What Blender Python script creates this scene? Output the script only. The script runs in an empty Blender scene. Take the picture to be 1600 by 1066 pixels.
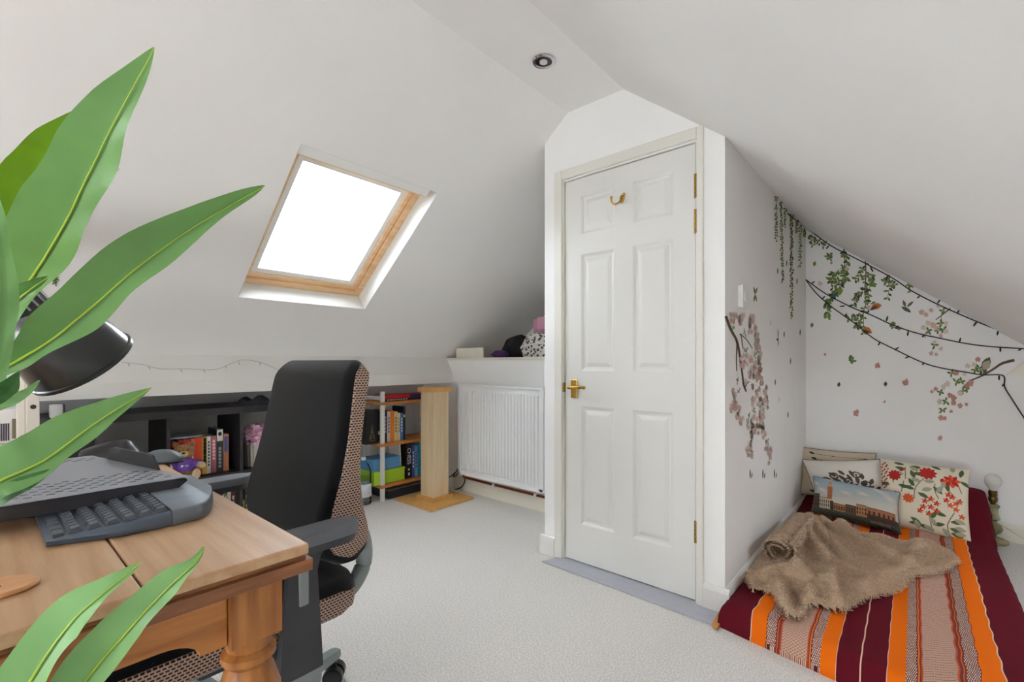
import bpy, bmesh, math, random
import numpy as np
from mathutils import Vector, Matrix, noise

random.seed(7)
rng = np.random.default_rng(7)
scene = bpy.context.scene
C = scene.collection

# ---------------------------------------------------------------- camera
H = 1.05                       # lens height above the carpet
FPX, TH, Y0 = 724.5, math.radians(40.95), 565.8
cam_d = bpy.data.cameras.new('camera')
cam = bpy.data.objects.new('camera', cam_d)
C.objects.link(cam)
cam.location = (0, 0, H)
cam.rotation_euler = (math.pi / 2, 0, TH)
cam_d.sensor_width = 36.0
cam_d.lens = FPX / 1600 * 36.0
cam_d.shift_y = (Y0 - 533.0) / 1600
cam_d.clip_start = 0.02
scene.camera = cam

# ---------------------------------------------------------------- sky, exposure
world = bpy.data.worlds.new('overcast_sky')
scene.world = world
world.use_nodes = True
world.node_tree.nodes['Background'].inputs[0].default_value = (0.93, 0.97, 1.0, 1)
world.node_tree.nodes['Background'].inputs[1].default_value = 9.0
vs = scene.view_settings
vs.view_transform = 'Standard'
vs.look = 'None'
vs.gamma = 1.0
vs.use_curve_mapping = False
vs.exposure = 1.23
scene.cycles.max_bounces = 14
scene.cycles.diffuse_bounces = 10
scene.cycles.transparent_max_bounces = 16
scene.cycles.sample_clamp_indirect = 6.0
scene.cycles.caustics_reflective = False
scene.cycles.caustics_refractive = False

# ---------------------------------------------------------------- pixel -> place
st, ct = math.sin(TH), math.cos(TH)
def ray(x, y):
    u = (x - 800) / FPX
    return Vector((-st + u * ct, ct + u * st, (Y0 - y) / FPX))
CAMP = Vector((0, 0, H))
def at_d(x, y, d): return CAMP + ray(x, y) * d
def at_x(x, y, X): r = ray(x, y); return CAMP + r * (X / r.x)
def at_y(x, y, Y): r = ray(x, y); return CAMP + r * (Y / r.y)
def at_z(x, y, Z): r = ray(x, y); return CAMP + r * ((Z - H) / r.z)
def at_plane(x, y, p, n): r = ray(x, y); return CAMP + r * ((Vector(p) - CAMP).dot(n) / r.dot(n))

# ---------------------------------------------------------------- room measures (metres)
YD, YR, YB = 2.046, 2.603, 3.954      # door wall, radiator wall, bed-end wall
XS, XCL = -0.5976, -1.537             # cupboard sides
XL = -2.913                           # eaves fascia
ZC, C1, C2 = 2.368, -1.386, -1.061    # flat ceiling strip
SL = 0.794                            # roof pitch
XE = -3.45                            # eaves back wall
XR = 0.95                             # low wall behind the bed side
YBACK = -2.7
def zl(x): return ZC + SL * (x - C1)
def zr(x): return ZC - 0.812 * (x - C2)

# ---------------------------------------------------------------- materials
def lin(c):
    if isinstance(c, str):
        c = tuple(int(c[i:i + 2], 16) for i in (0, 2, 4))
    return tuple(((v / 255) / 12.92 if v <= 10 else (((v / 255) + 0.055) / 1.055) ** 2.4) for v in c)
MATS = {}
def mat(name, col, rough=0.6, metal=0.0, var=0.0, vscale=8.0, vstretch=(1, 1, 1), bump=0.0, bscale=120.0, coat=0.0, spec=0.5, sheen=0.0, col2=None, detail=4):
    if name in MATS: return MATS[name]
    m = bpy.data.materials.new(name)
    m.use_nodes = True
    nt = m.node_tree; N = nt.nodes; L = nt.links
    b = N['Principled BSDF']
    a = lin(col)
    b.inputs['Base Color'].default_value = (*a, 1)
    b.inputs['Roughness'].default_value = rough
    b.inputs['Metallic'].default_value = metal
    b.inputs['Specular IOR Level'].default_value = spec
    b.inputs['Coat Weight'].default_value = coat
    b.inputs['Sheen Weight'].default_value = sheen
    if var or bump:
        tc = N.new('ShaderNodeTexCoord')
    if var:
        mp = N.new('ShaderNodeMapping'); mp.inputs['Scale'].default_value = vstretch
        nz = N.new('ShaderNodeTexNoise'); nz.inputs['Scale'].default_value = vscale; nz.inputs['Detail'].default_value = detail
        L.new(tc.outputs['Object'], mp.inputs[0]); L.new(mp.outputs[0], nz.inputs['Vector'])
        rp = N.new('ShaderNodeValToRGB')
        c2 = lin(col2) if col2 else tuple(v * (1 - var) for v in a)
        rp.color_ramp.elements[0].color = (*c2, 1); rp.color_ramp.elements[0].position = 0.35
        rp.color_ramp.elements[1].color = (*(a if col2 else tuple(min(1, v * (1 + var)) for v in a)), 1); rp.color_ramp.elements[1].position = 0.68
        L.new(nz.outputs[0], rp.inputs[0]); L.new(rp.outputs[0], b.inputs['Base Color'])
    if bump:
        n2 = N.new('ShaderNodeTexNoise'); n2.inputs['Scale'].default_value = bscale; n2.inputs['Detail'].default_value = 3
        L.new(tc.outputs['Object'], n2.inputs['Vector'])
        bp = N.new('ShaderNodeBump'); bp.inputs['Strength'].default_value = bump; bp.inputs['Distance'].default_value = 0.01
        L.new(n2.outputs[0], bp.inputs['Height']); L.new(bp.outputs[0], b.inputs['Normal'])
    MATS[name] = m
    return m
def attr_mat(name, attr='print', rough=0.85, bump=0.15, bscale=600):
    m = mat(name, (200, 200, 200), rough, bump=bump, bscale=bscale)
    nt = m.node_tree
    a = nt.nodes.new('ShaderNodeAttribute'); a.attribute_name = attr
    nt.links.new(a.outputs['Color'], nt.nodes['Principled BSDF'].inputs['Base Color'])
    return m
def glass_mat(name, tint=(1, 1, 1), ref=0.12, rough=0.02):
    m = bpy.data.materials.new(name); m.use_nodes = True
    nt = m.node_tree; N = nt.nodes; L = nt.links
    N.remove(N['Principled BSDF'])
    t = N.new('ShaderNodeBsdfTransparent'); t.inputs[0].default_value = (*tint, 1)
    g = N.new('ShaderNodeBsdfGlossy'); g.inputs['Roughness'].default_value = rough
    mx = N.new('ShaderNodeMixShader'); fr = N.new('ShaderNodeLayerWeight'); fr.inputs[0].default_value = ref
    L.new(fr.outputs['Fresnel'], mx.inputs[0]); L.new(t.outputs[0], mx.inputs[1]); L.new(g.outputs[0], mx.inputs[2])
    L.new(mx.outputs[0], N['Material Output'].inputs[0])
    MATS[name] = m
    return m
def wood(name, c1, c2, rough=0.45, axis='Y', scale=14, stretch=14, bump=0.05):
    v = {'X': (1 / stretch, 1, 1), 'Y': (1, 1 / stretch, 1), 'Z': (1, 1, 1 / stretch)}[axis]
    return mat(name, c1, rough, var=0.3, vscale=scale * 4, vstretch=v, col2=c2, bump=bump, bscale=160, detail=6)

# ---------------------------------------------------------------- mesh builder
class G:
    def __init__(s): s.v = []; s.f = []; s.uv = None
    def add(s, vs, fs, M=None):
        k = len(s.v)
        s.v += [tuple(M @ Vector(p)) if M is not None else tuple(p) for p in vs]
        s.f += [tuple(i + k for i in f) for f in fs]
        return s
    def hexa(s, p):      # 8 points: bottom ring 0-3, top ring 4-7
        return s.add(p, [(3, 2, 1, 0), (4, 5, 6, 7), (0, 1, 5, 4), (1, 2, 6, 5), (2, 3, 7, 6), (3, 0, 4, 7)])
    def box(s, x0, x1, y0, y1, z0, z1, M=None):
        x0, x1 = min(x0, x1), max(x0, x1); y0, y1 = min(y0, y1), max(y0, y1); z0, z1 = min(z0, z1), max(z0, z1)
        return s.add([(x0, y0, z0), (x1, y0, z0), (x1, y1, z0), (x0, y1, z0), (x0, y0, z1), (x1, y0, z1), (x1, y1, z1), (x0, y1, z1)],
                     [(3, 2, 1, 0), (4, 5, 6, 7), (0, 1, 5, 4), (1, 2, 6, 5), (2, 3, 7, 6), (3, 0, 4, 7)], M)
    def rbox(s, x0, x1, y0, y1, z0, z1, r, M=None, seg=2):
        bm = bmesh.new()
        bmesh.ops.create_cube(bm, size=1)
        for v in bm.verts:
            v.co = ((x0 + x1) / 2 + v.co.x * (x1 - x0), (y0 + y1) / 2 + v.co.y * (y1 - y0), (z0 + z1) / 2 + v.co.z * (z1 - z0))
        bmesh.ops.bevel(bm, geom=bm.edges[:], offset=r, segments=seg, affect='EDGES', profile=0.5)
        bm.verts.index_update()
        s.add([v.co[:] for v in bm.verts], [tuple(v.index for v in f.verts) for f in bm.faces], M)
        bm.free(); return s
    def lathe(s, prof, n=20, M=None, cap=True):      # prof: (r, z)
        vs = []; fs = []
        for r, z in prof:
            for i in range(n):
                a = 2 * math.pi * i / n; vs.append((r * math.cos(a), r * math.sin(a), z))
        for j in range(len(prof) - 1):
            for i in range(n):
                a = j * n + i; b = j * n + (i + 1) % n
                fs.append((a, b, b + n, a + n))
        if cap:
            fs.append(tuple(reversed(range(n)))); fs.append(tuple(range((len(prof) - 1) * n, len(prof) * n)))
        return s.add(vs, fs, M)
    def cyl(s, p0, p1, r0, r1=None, n=14):
        p0, p1 = Vector(p0), Vector(p1)
        q = (p1 - p0).to_track_quat('Z', 'Y').to_matrix().to_4x4()
        return s.lathe([(r0, 0), (r1 if r1 is not None else r0, (p1 - p0).length)], n, Matrix.Translation(p0) @ q)
    def tube(s, pts, r, n=6):
        pts = [Vector(p) for p in pts]; vs = []; fs = []
        up = Vector((0.13, 0.21, 0.97)).normalized()
        for i, p in enumerate(pts):
            t = (pts[min(i + 1, len(pts) - 1)] - pts[max(i - 1, 0)])
            t = t.normalized() if t.length > 1e-9 else Vector((0, 0, 1))
            a = t.cross(up)
            if a.length < 1e-3: a = t.cross(Vector((1, 0, 0)))
            a.normalize(); b = t.cross(a)
            rr = r[i] if isinstance(r, (list, tuple)) else r
            for k in range(n):
                w = 2 * math.pi * k / n
                vs.append(p + a * (math.cos(w) * rr) + b * (math.sin(w) * rr))
        for i in range(len(pts) - 1):
            for k in range(n):
                fs.append((i * n + k, i * n + (k + 1) % n, (i + 1) * n + (k + 1) % n, (i + 1) * n + k))
        fs.append(tuple(range(n))); fs.append(tuple(reversed(range((len(pts) - 1) * n, len(pts) * n))))
        return s.add(vs, fs)
    def prism(s, poly, ext, M=None):       # poly: 3-d ring, ext: vector
        n = len(poly); e = Vector(ext)
        vs = [Vector(p) for p in poly] + [Vector(p) + e for p in poly]
        fs = [tuple(reversed(range(n))), tuple(range(n, 2 * n))] + [(i, (i + 1) % n, n + (i + 1) % n, n + i) for i in range(n)]
        return s.add(vs, fs, M)
    def sphere(s, c, r, n=12, m=8, sc=(1, 1, 1), M=None):
        prof = [(r * math.sin(math.pi * j / m) + 1e-5, -r * math.cos(math.pi * j / m)) for j in range(m + 1)]
        T = Matrix.Translation(c) @ (M or Matrix.Identity(4)) @ Matrix.Diagonal((*sc, 1))
        return s.lathe(prof, n, T)
    def grid(s, P, closed_u=False, closed_v=False):    # P[i][j] points
        a = len(P); b = len(P[0]); vs = [p for row in P for p in row]; fs = []
        for i in range(a if closed_u else a - 1):
            for j in range(b if closed_v else b - 1):
                i2 = (i + 1) % a; j2 = (j + 1) % b
                fs.append((i * b + j, i * b + j2, i2 * b + j2, i2 * b + j))
        return s.add(vs, fs)

XF = {}      # world matrix of every object made here
def obj(name, g, m, parent=None, smooth=False, local=False, sharp=None):
    me = bpy.data.meshes.new(name)
    T = XF[parent.name] if parent is not None else Matrix.Identity(4)
    Ti = T.inverted()
    vs = g.v if (local or parent is None) else [tuple(Ti @ Vector(p)) for p in g.v]
    me.from_pydata(vs, [], g.f)
    me.validate()
    bm = bmesh.new(); bm.from_mesh(me)
    bmesh.ops.recalc_face_normals(bm, faces=bm.faces[:])
    bm.to_mesh(me); bm.free()
    o = bpy.data.objects.new(name, me)
    C.objects.link(o)
    if m is not None: me.materials.append(m)
    if smooth:
        me.polygons.foreach_set('use_smooth', [True] * len(me.polygons))
        me.set_sharp_from_angle(angle=math.radians(sharp or 40))
    if parent is not None: o.parent = parent
    XF[o.name] = T
    return o
def tag(o, label, cat, group=None, kind=None):
    o['label'] = label; o['category'] = cat
    if group: o['group'] = group
    if kind: o['kind'] = kind
    return o
def thing(name, label, cat, loc=(0, 0, 0), rz=0.0, group=None):
    o = bpy.data.objects.new(name, None)
    C.objects.link(o); o.empty_display_size = 0.05
    o.location = loc; o.rotation_euler = (0, 0, rz)
    XF[o.name] = Matrix.Translation(loc) @ Matrix.Rotation(rz, 4, 'Z')
    return tag(o, label, cat, group)
def struct(name, g, m, label, parent=None, smooth=False):
    o = obj(name, g, m, parent, smooth)
    if parent is None:
        o['kind'] = 'structure'; o['label'] = label; o['category'] = name.split('_')[0]
    return o
def text_geo(body, size, M, extrude=0.0003):
    cu = bpy.data.curves.new('lettering', 'FONT'); cu.body = body; cu.size = size; cu.extrude = extrude
    cu.align_x = 'CENTER'; cu.align_y = 'CENTER'
    o = bpy.data.objects.new('lettering', cu); C.objects.link(o)
    dg = bpy.context.evaluated_depsgraph_get()
    me = o.evaluated_get(dg).to_mesh()
    g = G(); g.add([v.co[:] for v in me.vertices], [tuple(p.vertices) for p in me.polygons], M)
    o.evaluated_get(dg).to_mesh_clear()
    bpy.data.objects.remove(o); bpy.data.curves.remove(cu)
    return g
def frame(o, x, y, z):     # matrix from origin and three axes
    return Matrix(((x[0], y[0], z[0], o[0]), (x[1], y[1], z[1], o[1]), (x[2], y[2], z[2], o[2]), (0, 0, 0, 1)))
def smoothpath(pts, k=6):  # catmull-rom
    pts = [Vector(p) for p in pts]; out = []
    for i in range(len(pts) - 1):
        p0, p1, p2, p3 = pts[max(i - 1, 0)], pts[i], pts[i + 1], pts[min(i + 2, len(pts) - 1)]
        for j in range(k):
            t = j / k
            out.append(0.5 * ((2 * p1) + (p2 - p0) * t + (2 * p0 - 5 * p1 + 4 * p2 - p3) * t * t + (3 * p1 - p0 - 3 * p2 + p3) * t ** 3))
    out.append(pts[-1]); return out
def lerp(a, b, t): return a + (b - a) * t
def interp(x, xs, ys): return float(np.interp(x, xs, ys))
# ================================================================ MATERIALS
WALL = mat('wall_paint', (240, 240, 239), 0.75, var=0.015, vscale=3, bump=0.03, bscale=90)
SLOPE = mat('roof_paint', (238, 237, 236), 0.8, var=0.015, vscale=2, bump=0.03, bscale=60)
GLOSS = mat('white_gloss_paint', (222, 221, 217), 0.36, bump=0.015, bscale=300)
CREAM = mat('aged_white_gloss', (226, 222, 208), 0.4)
CARPET = mat('carpet_pile', (246, 243, 239), 0.95, var=0.35, vscale=170, col2=(208, 203, 197), bump=0.55, bscale=260, sheen=0.2)
VINYL = mat('grey_vinyl', (178, 180, 190), 0.55, var=0.03, vscale=40)
PINE = wood('pine', (238, 204, 162), (222, 180, 130), 0.4, 'Y', 10, 20)
WHITEP = mat('white_plastic', (236, 236, 234), 0.4)
BRASS = mat('brass', (190, 150, 74), 0.25, 1.0)
CHROME = mat('chrome', (210, 210, 212), 0.12, 1.0)
DARKH = mat('dark_gap', (18, 18, 20), 0.9)
GLASS = glass_mat('window_glass')
ROOFGLASS = glass_mat('roof_window_glass', (0.76, 0.78, 0.80))

# ================================================================ SHELL
def quadwall(name, pts, m, label, thick, n):
    g = G(); g.prism(pts, Vector(n) * thick); return struct(name, g, m, label)
struct('floor', G().box(XE - 0.1, XR + 0.1, YBACK - 0.1, YB + 0.1, -0.1, 0), CARPET, 'beige short-pile carpet over the whole attic floor')
# left roof slope with its window opening (and a second opening added behind the camera for light)
nL = Vector((-SL, 0, 1)).normalized()            # outward normal of left slope
tL = Vector((1, 0, SL)).normalized()             # up the slope
OL = Vector((C1, 0, ZC))
def on_l(x, y):
    p = at_plane(x, y, OL, nL); return ((p - OL).dot(tL), p.y)
cs = [on_l(370.5, 463.2), on_l(568.8, 485), on_l(471.6, 224), on_l(684.9, 302.8)]
S0 = (cs[0][0] + cs[1][0]) / 2; S1 = (cs[2][0] + cs[3][0]) / 2
WY0 = (cs[0][1] + cs[2][1]) / 2; WY1 = (cs[1][1] + cs[3][1]) / 2
def LP(s, y, n=0.0): return OL + tL * s + nL * n + Vector((0, y, 0))
SB = (XE - C1) / tL.x - 0.12
TK = 0.20
YE2 = 3.35
HOLES = [(WY0, WY1), (-1.75, -0.85)]
def slab(g, s0, s1, y0, y1):
    g.add([LP(s0, y0), LP(s1, y0), LP(s1, y1), LP(s0, y1), LP(s0, y0, TK), LP(s1, y0, TK), LP(s1, y1, TK), LP(s0, y1, TK)],
          [(3, 2, 1, 0), (4, 5, 6, 7), (0, 1, 5, 4), (1, 2, 6, 5), (2, 3, 7, 6), (3, 0, 4, 7)])
g = G()
slab(g, SB, S0, YBACK - 0.1, YB + 0.1); slab(g, S1, 0.0, YBACK - 0.1, YB + 0.1)
for a, b in ((YBACK - 0.1, HOLES[1][0]), (HOLES[1][1], HOLES[0][0]), (HOLES[0][1], YB + 0.1)): slab(g, S0, S1, a, b)
struct('wall_left', g, SLOPE, 'white sloping attic wall with the roof window')
g = G().prism([(C1, YBACK - 0.1, ZC), (C2, YBACK - 0.1, ZC), (C2, YBACK - 0.1, ZC + 0.14), (C1, YBACK - 0.1, ZC + 0.14)], (0, YB - YBACK + 0.2, 0))
struct('ceiling', g, SLOPE, 'narrow flat white ceiling strip along the ridge')
# right slope, with openings added behind the camera and beside the bed for light
nR = Vector((0.812, 0, 1)).normalized(); tR = Vector((1, 0, -0.812)).normalized(); OR_ = Vector((C2, 0, ZC))
def RP(s, y, n=0.0): return OR_ + tR * s + nR * n + Vector((0, y, max(0.0, y - YD) * 0.0145))
SE = (XR + 0.12 - C2) / tR.x
RH = (0.85, 1.40, -1.8, -1.1)
RL = ((0.54 - C2) / tR.x, (0.90 - C2) / tR.x, 2.2, 3.0)     # unseen roof window added to light the bed alcove
def slabr(g, s0, s1, y0, y1):
    g.add([RP(s0, y0), RP(s1, y0), RP(s1, y1), RP(s0, y1), RP(s0, y0, TK), RP(s1, y0, TK), RP(s1, y1, TK), RP(s0, y1, TK)],
          [(3, 2, 1, 0), (4, 5, 6, 7), (0, 1, 5, 4), (1, 2, 6, 5), (2, 3, 7, 6), (3, 0, 4, 7)])
g = G(); slabr(g, 0, RH[0], YBACK - 0.1, YD); slabr(g, RH[1], SE, YBACK - 0.1, YD)
slabr(g, RH[0], RH[1], YBACK - 0.1, RH[2]); slabr(g, RH[0], RH[1], RH[3], YD); slabr(g, 0, RL[0], YD, YB + 0.1); slabr(g, RL[1], SE, YD, YB + 0.1); slabr(g, RL[0], RL[1], YD, RL[2]); slabr(g, RL[0], RL[1], RL[3], YB + 0.1)
struct('wall_right', g, SLOPE, 'white sloping attic wall over the bed')
struct('wall_low', G().box(XR, XR + 0.1, YBACK, YB, 0, zr(XR)), WALL, 'low white wall at the foot of the right slope')
# bed-end wall
g = G().prism([(XS - 0.1, YB, 0), (XR + 0.1, YB, 0), (XR + 0.1, YB, zr(XR + 0.1) + 0.06), (XS - 0.1, YB, zr(XS - 0.1) + 0.06)], (0, 0.1, 0))
struct('wall_bed_end', g, WALL, 'white end wall behind the bed')
# gable wall behind the camera with an opening added for light
def gable(x): return zl(x) if x < C1 else (ZC if x < C2 else zr(x))
gx0, gx1, gz0, gz1 = -1.45, 0.15, 0.25, 1.12
g = G()
for x0, x1, za, zb in ((XE, gx0, 0, None), (gx1, XR, 0, None), (gx0, gx1, 0, gz0), (gx0, gx1, gz1, None)):
    xs = sorted({x0, x1, *[c for c in (C1, C2) if x0 < c < x1]})
    for a, b in zip(xs, xs[1:]):
        ta, tb = (gable(a), gable(b)) if zb is None else (zb, zb)
        g.prism([(a, YBACK, za), (b, YBACK, za), (b, YBACK, tb), (a, YBACK, ta)], (0, -0.1, 0))
struct('wall_gable', g, WALL, 'white gable wall behind the camera')
# cupboard walls with the door opening
DX0, DX1, DZ0, DZ1 = -1.4025, -0.722, 0.012, 2.004
FX0, FX1, FZ1 = -1.462, -0.682, 2.066
ox0, ox1, oz1 = DX0 - 0.006, DX1 + 0.006, DZ1 + 0.006
g = G()
g.prism([(XCL, YD, 0), (ox0, YD, 0), (ox0, YD, zl(ox0)), (XCL, YD, zl(XCL))], (0, 0.09, 0))
g.prism([(ox0, YD, oz1), (ox1, YD, oz1), (ox1, YD, zr(ox1)), (C2, YD, ZC), (C1, YD, ZC), (ox0, YD, zl(ox0))], (0, 0.09, 0))
g.prism([(ox1, YD, 0), (XS, YD, 0), (XS, YD, zr(XS)), (ox1, YD, zr(ox1))], (0, 0.09, 0))
struct('wall_door', g, WALL, 'white cupboard wall around the panelled door')
g = G().prism([(XS - 0.08, YD + 0.09, 0), (XS, YD + 0.09, 0), (XS, YD + 0.09, zr(XS) + 0.06), (XS - 0.08, YD + 0.09, zr(XS - 0.08) + 0.06)], (0, YB - YD - 0.09, 0))
struct('wall_cupboard_side', g, WALL, 'white cupboard side wall beside the bed')
g = G().prism([(XCL, YD + 0.09, 0), (XCL + 0.08, YD + 0.09, 0), (XCL + 0.08, YD + 0.09, zl(XCL)), (XCL, YD + 0.09, zl(XCL))], (0, YB - YD - 0.09, 0))
struct('wall_cupboard_left', g, WALL, 'white cupboard side wall beside the radiator')
struct('wall_cupboard_back', G().box(XCL + 0.08, XS - 0.08, YB - 0.08, YB, 0, 1.9), WALL, 'white back wall inside the cupboard')
# radiator wall with deep ledge above
ZLEDGE = 1.085
g = G().box(XE, XCL, YR, YR + 0.06, 0, ZLEDGE - 0.022).box(XE, XCL, YR + 0.06, YE2, ZLEDGE - 0.06, ZLEDGE - 0.022)
struct('wall_radiator', g, WALL, 'low white wall behind the radiator')
struct('trim_ledge', G().rbox(-2.985, XCL, YR - 0.012, YE2, ZLEDGE - 0.022, ZLEDGE, 0.004), CREAM, 'white painted ledge board above the radiator')
struct('wall_recess', G().box(XE, XCL, YE2, YE2 + 0.06, 0.9, 2.25), WALL, 'white back wall of the recess above the ledge')
struct('trim_upstand', G().box(-2.905, -2.60, YR + 0.03, YR + 0.05, ZLEDGE, 1.165).box(-2.905, -2.885, YR + 0.05, YR + 0.3, ZLEDGE, 1.15), CREAM, 'short cream upstand board on the ledge')
# eaves: fascia and back wall
g = G().prism([(XL, YBACK, 0.877), (XL, YBACK, 0.951), (-2.998, YBACK, 1.09), (-3.04, YBACK, 1.05), (-2.99, YBACK, 0.94), (-2.94, YBACK, 0.877)], (0, YR - YBACK, 0))
struct('trim_fascia', g, GLOSS, 'long white boxed ledge above the eaves shelving')
struct('wall_eaves', G().box(XE - 0.06, XE, YBACK, YR, 0, 0.74), WALL, 'white low wall at the back of the eaves')
# skirtings
def skirt(name, pts, label, h=0.11, t=0.016, m=GLOSS):
    g = G()
    for (a, b, n) in pts:
        a = Vector((*a, 0)); b = Vector((*b, 0)); n = Vector((*n, 0))
        prof = [(0, 0), (t, 0), (t, h - 0.018), (t * 0.75, h - 0.006), (t * 0.4, h), (0, h)]
        ring = [a + n * p + Vector((0, 0, q)) for p, q in prof]
        g.prism(ring, b - a)
    return struct(name, g, m, label)
skirt('baseboard_door', [((FX1 + 0.0, YD), (XS + 0.021, YD), (0, -1)), ((XCL - 0.02, YD), (FX0, YD), (0, -1))], 'white skirting beside the door frame', 0.105, 0.02)
skirt('baseboard_bed', [((XS, YD), (XS, YB), (1, 0))], 'white skirting along the bed side of the cupboard', 0.105, 0.02)
skirt('baseboard_end', [((XS + 0.02, YB), (XR, YB), (0, -1))], 'white skirting along the bed-end wall', 0.10, 0.016, CREAM)
skirt('baseboard_radiator', [((-2.9, YR), (XCL, YR), (0, -1))], 'cream skirting under the radiator', 0.13, 0.014, CREAM)
# grey vinyl strip at the door
struct('floor_strip', G().prism([(-1.475, 1.938, 0.002), (-0.60, 1.915, 0.002), (-0.578, 2.04, 0.002), (-1.42, YD + 0.05, 0.002)], (0, 0, 0.004)), VINYL, 'pale grey vinyl strip laid before the door')

# ================================================================ ROOF WINDOW
def roof_window(name, P, s0, s1, y0, y1, label, portal=True):
    root = bpy.data.objects.new(name, None); C.objects.link(root); root.location = P((s0 + s1) / 2, (y0 + y1) / 2)
    XF[root.name] = Matrix.Translation(root.location); root['kind'] = 'structure'; root['label'] = label; root['category'] = 'window'
    def bx(g, a0, a1, b0, b1, n0, n1):
        return g.hexa([P(a0, b0, n0), P(a1, b0, n0), P(a1, b1, n0), P(a0, b1, n0), P(a0, b0, n1), P(a1, b0, n1), P(a1, b1, n1), P(a0, b1, n1)])
    def ring(nm, m, i0, i1, n0, n1, par):
        g = G()
        bx(g, s0 + i0, s0 + i1, y0 + i0, y1 - i0, n0, n1); bx(g, s1 - i1, s1 - i0, y0 + i0, y1 - i0, n0, n1)
        bx(g, s0 + i1, s1 - i1, y0 + i0, y0 + i1, n0, n1); bx(g, s0 + i1, s1 - i1, y1 - i1, y1 - i0, n0, n1)
        return obj(nm, g, m, par)
    ring('reveal_lining', GLOSS, -0.012, 0.003, 0.001, 0.16, root)
    fr = ring('window_frame', PINE, 0.003, 0.038, 0.112, 0.25, root)
    sash = ring('sash', PINE, 0.043, 0.068, 0.124, 0.215, root)
    ring('sash_lining', WHITEP, 0.068, 0.100, 0.136, 0.22, sash)
    g = G(); bx(g, s1 - 0.050, s1 - 0.004, y0 + 0.004, y1 - 0.045, 0.012, 0.075); obj('ventilation_bar', g, WHITEP, root)
    g = G(); bx(g, s1 - 0.064, s1 - 0.050, y0 + 0.004, y1 - 0.05, 0.03, 0.112); obj('bar_strip', PINE and g, PINE, root)
    g = G(); bx(g, s1 - 0.135, s1 - 0.07, y0 + 0.07, y1 - 0.085, 0.125, 0.155); obj('blind_cassette', g, WHITEP, root)
    g = G(); bx(g, s0 + 0.06, s1 - 0.06, y0 + 0.06, y1 - 0.06, 0.205, 0.211); obj('pane', g, ROOFGLASS, root)
    if portal:
        l = bpy.data.lights.new(name + '_daylight', 'AREA'); l.shape = 'RECTANGLE'; l.size = (s1 - s0) * 1.1; l.size_y = (y1 - y0) * 1.1
        l.cycles.is_portal = True
        lo = bpy.data.objects.new(name + '_daylight', l); C.objects.link(lo)
        c = P((s0 + s1) / 2, (y0 + y1) / 2, 0.29)
        ax = (P(s1, y0) - P(s0, y0)).normalized(); ay = Vector((0, 1, 0)); n = ax.cross(ay)
        inward = (P(s0, y0) - P(s0, y0, 1)).normalized()
        if n.dot(inward) > 0: ay = -ay; n = -n       # area lights shine along -Z
        lo.matrix_world = frame(c, ax, ay, n)
    return root
roof_window('window_1', LP, S0, S1, WY0, WY1, 'pine roof window with white lining in the left slope')
roof_window('window_added_2', LP, S0, S1, HOLES[1][0], HOLES[1][1], 'unseen second roof window added in the left slope for light')  # added opening that lets in extra sky light
roof_window('window_added_3', RP, RH[0], RH[1], RH[2], RH[3], 'unseen roof window added in the right slope behind the camera for light')  # invented window, gives more light from behind the camera
roof_window('window_added_5', RP, RL[0], RL[1], RL[2], RL[3], 'unseen low roof window added beside the bed to brighten the alcove')  # added out of view to lift the dark bed alcove
# unseen gable window, added to brighten the room from behind
root = bpy.data.objects.new('window_4', None); C.objects.link(root); root['kind'] = 'structure'; root['label'] = 'unseen white gable window added behind the camera for light'; root['category'] = 'window'
XF[root.name] = Matrix.Identity(4)
g = G()
for a, b, c, d in ((gx0, gx1, gz0, gz0 + 0.06), (gx0, gx1, gz1 - 0.06, gz1), (gx0, gx0 + 0.06, gz0, gz1), (gx1 - 0.06, gx1, gz0, gz1), (-1.25, -1.20, gz0, gz1)):
    g.box(a, b, YBACK - 0.08, YBACK - 0.02, c, d)
obj('window_frame', g, WHITEP, root)
obj('pane', G().box(gx0, gx1, YBACK - 0.055, YBACK - 0.05, gz0, gz1), GLASS, root)
l = bpy.data.lights.new('window_4_daylight', 'AREA'); l.shape = 'RECTANGLE'; l.size = gx1 - gx0; l.size_y = gz1 - gz0; l.cycles.is_portal = True
lo = bpy.data.objects.new('window_4_daylight', l); C.objects.link(lo); lo.location = ((gx0 + gx1) / 2, YBACK - 0.12, (gz0 + gz1) / 2); lo.rotation_euler = (math.pi / 2, 0, math.pi)

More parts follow.
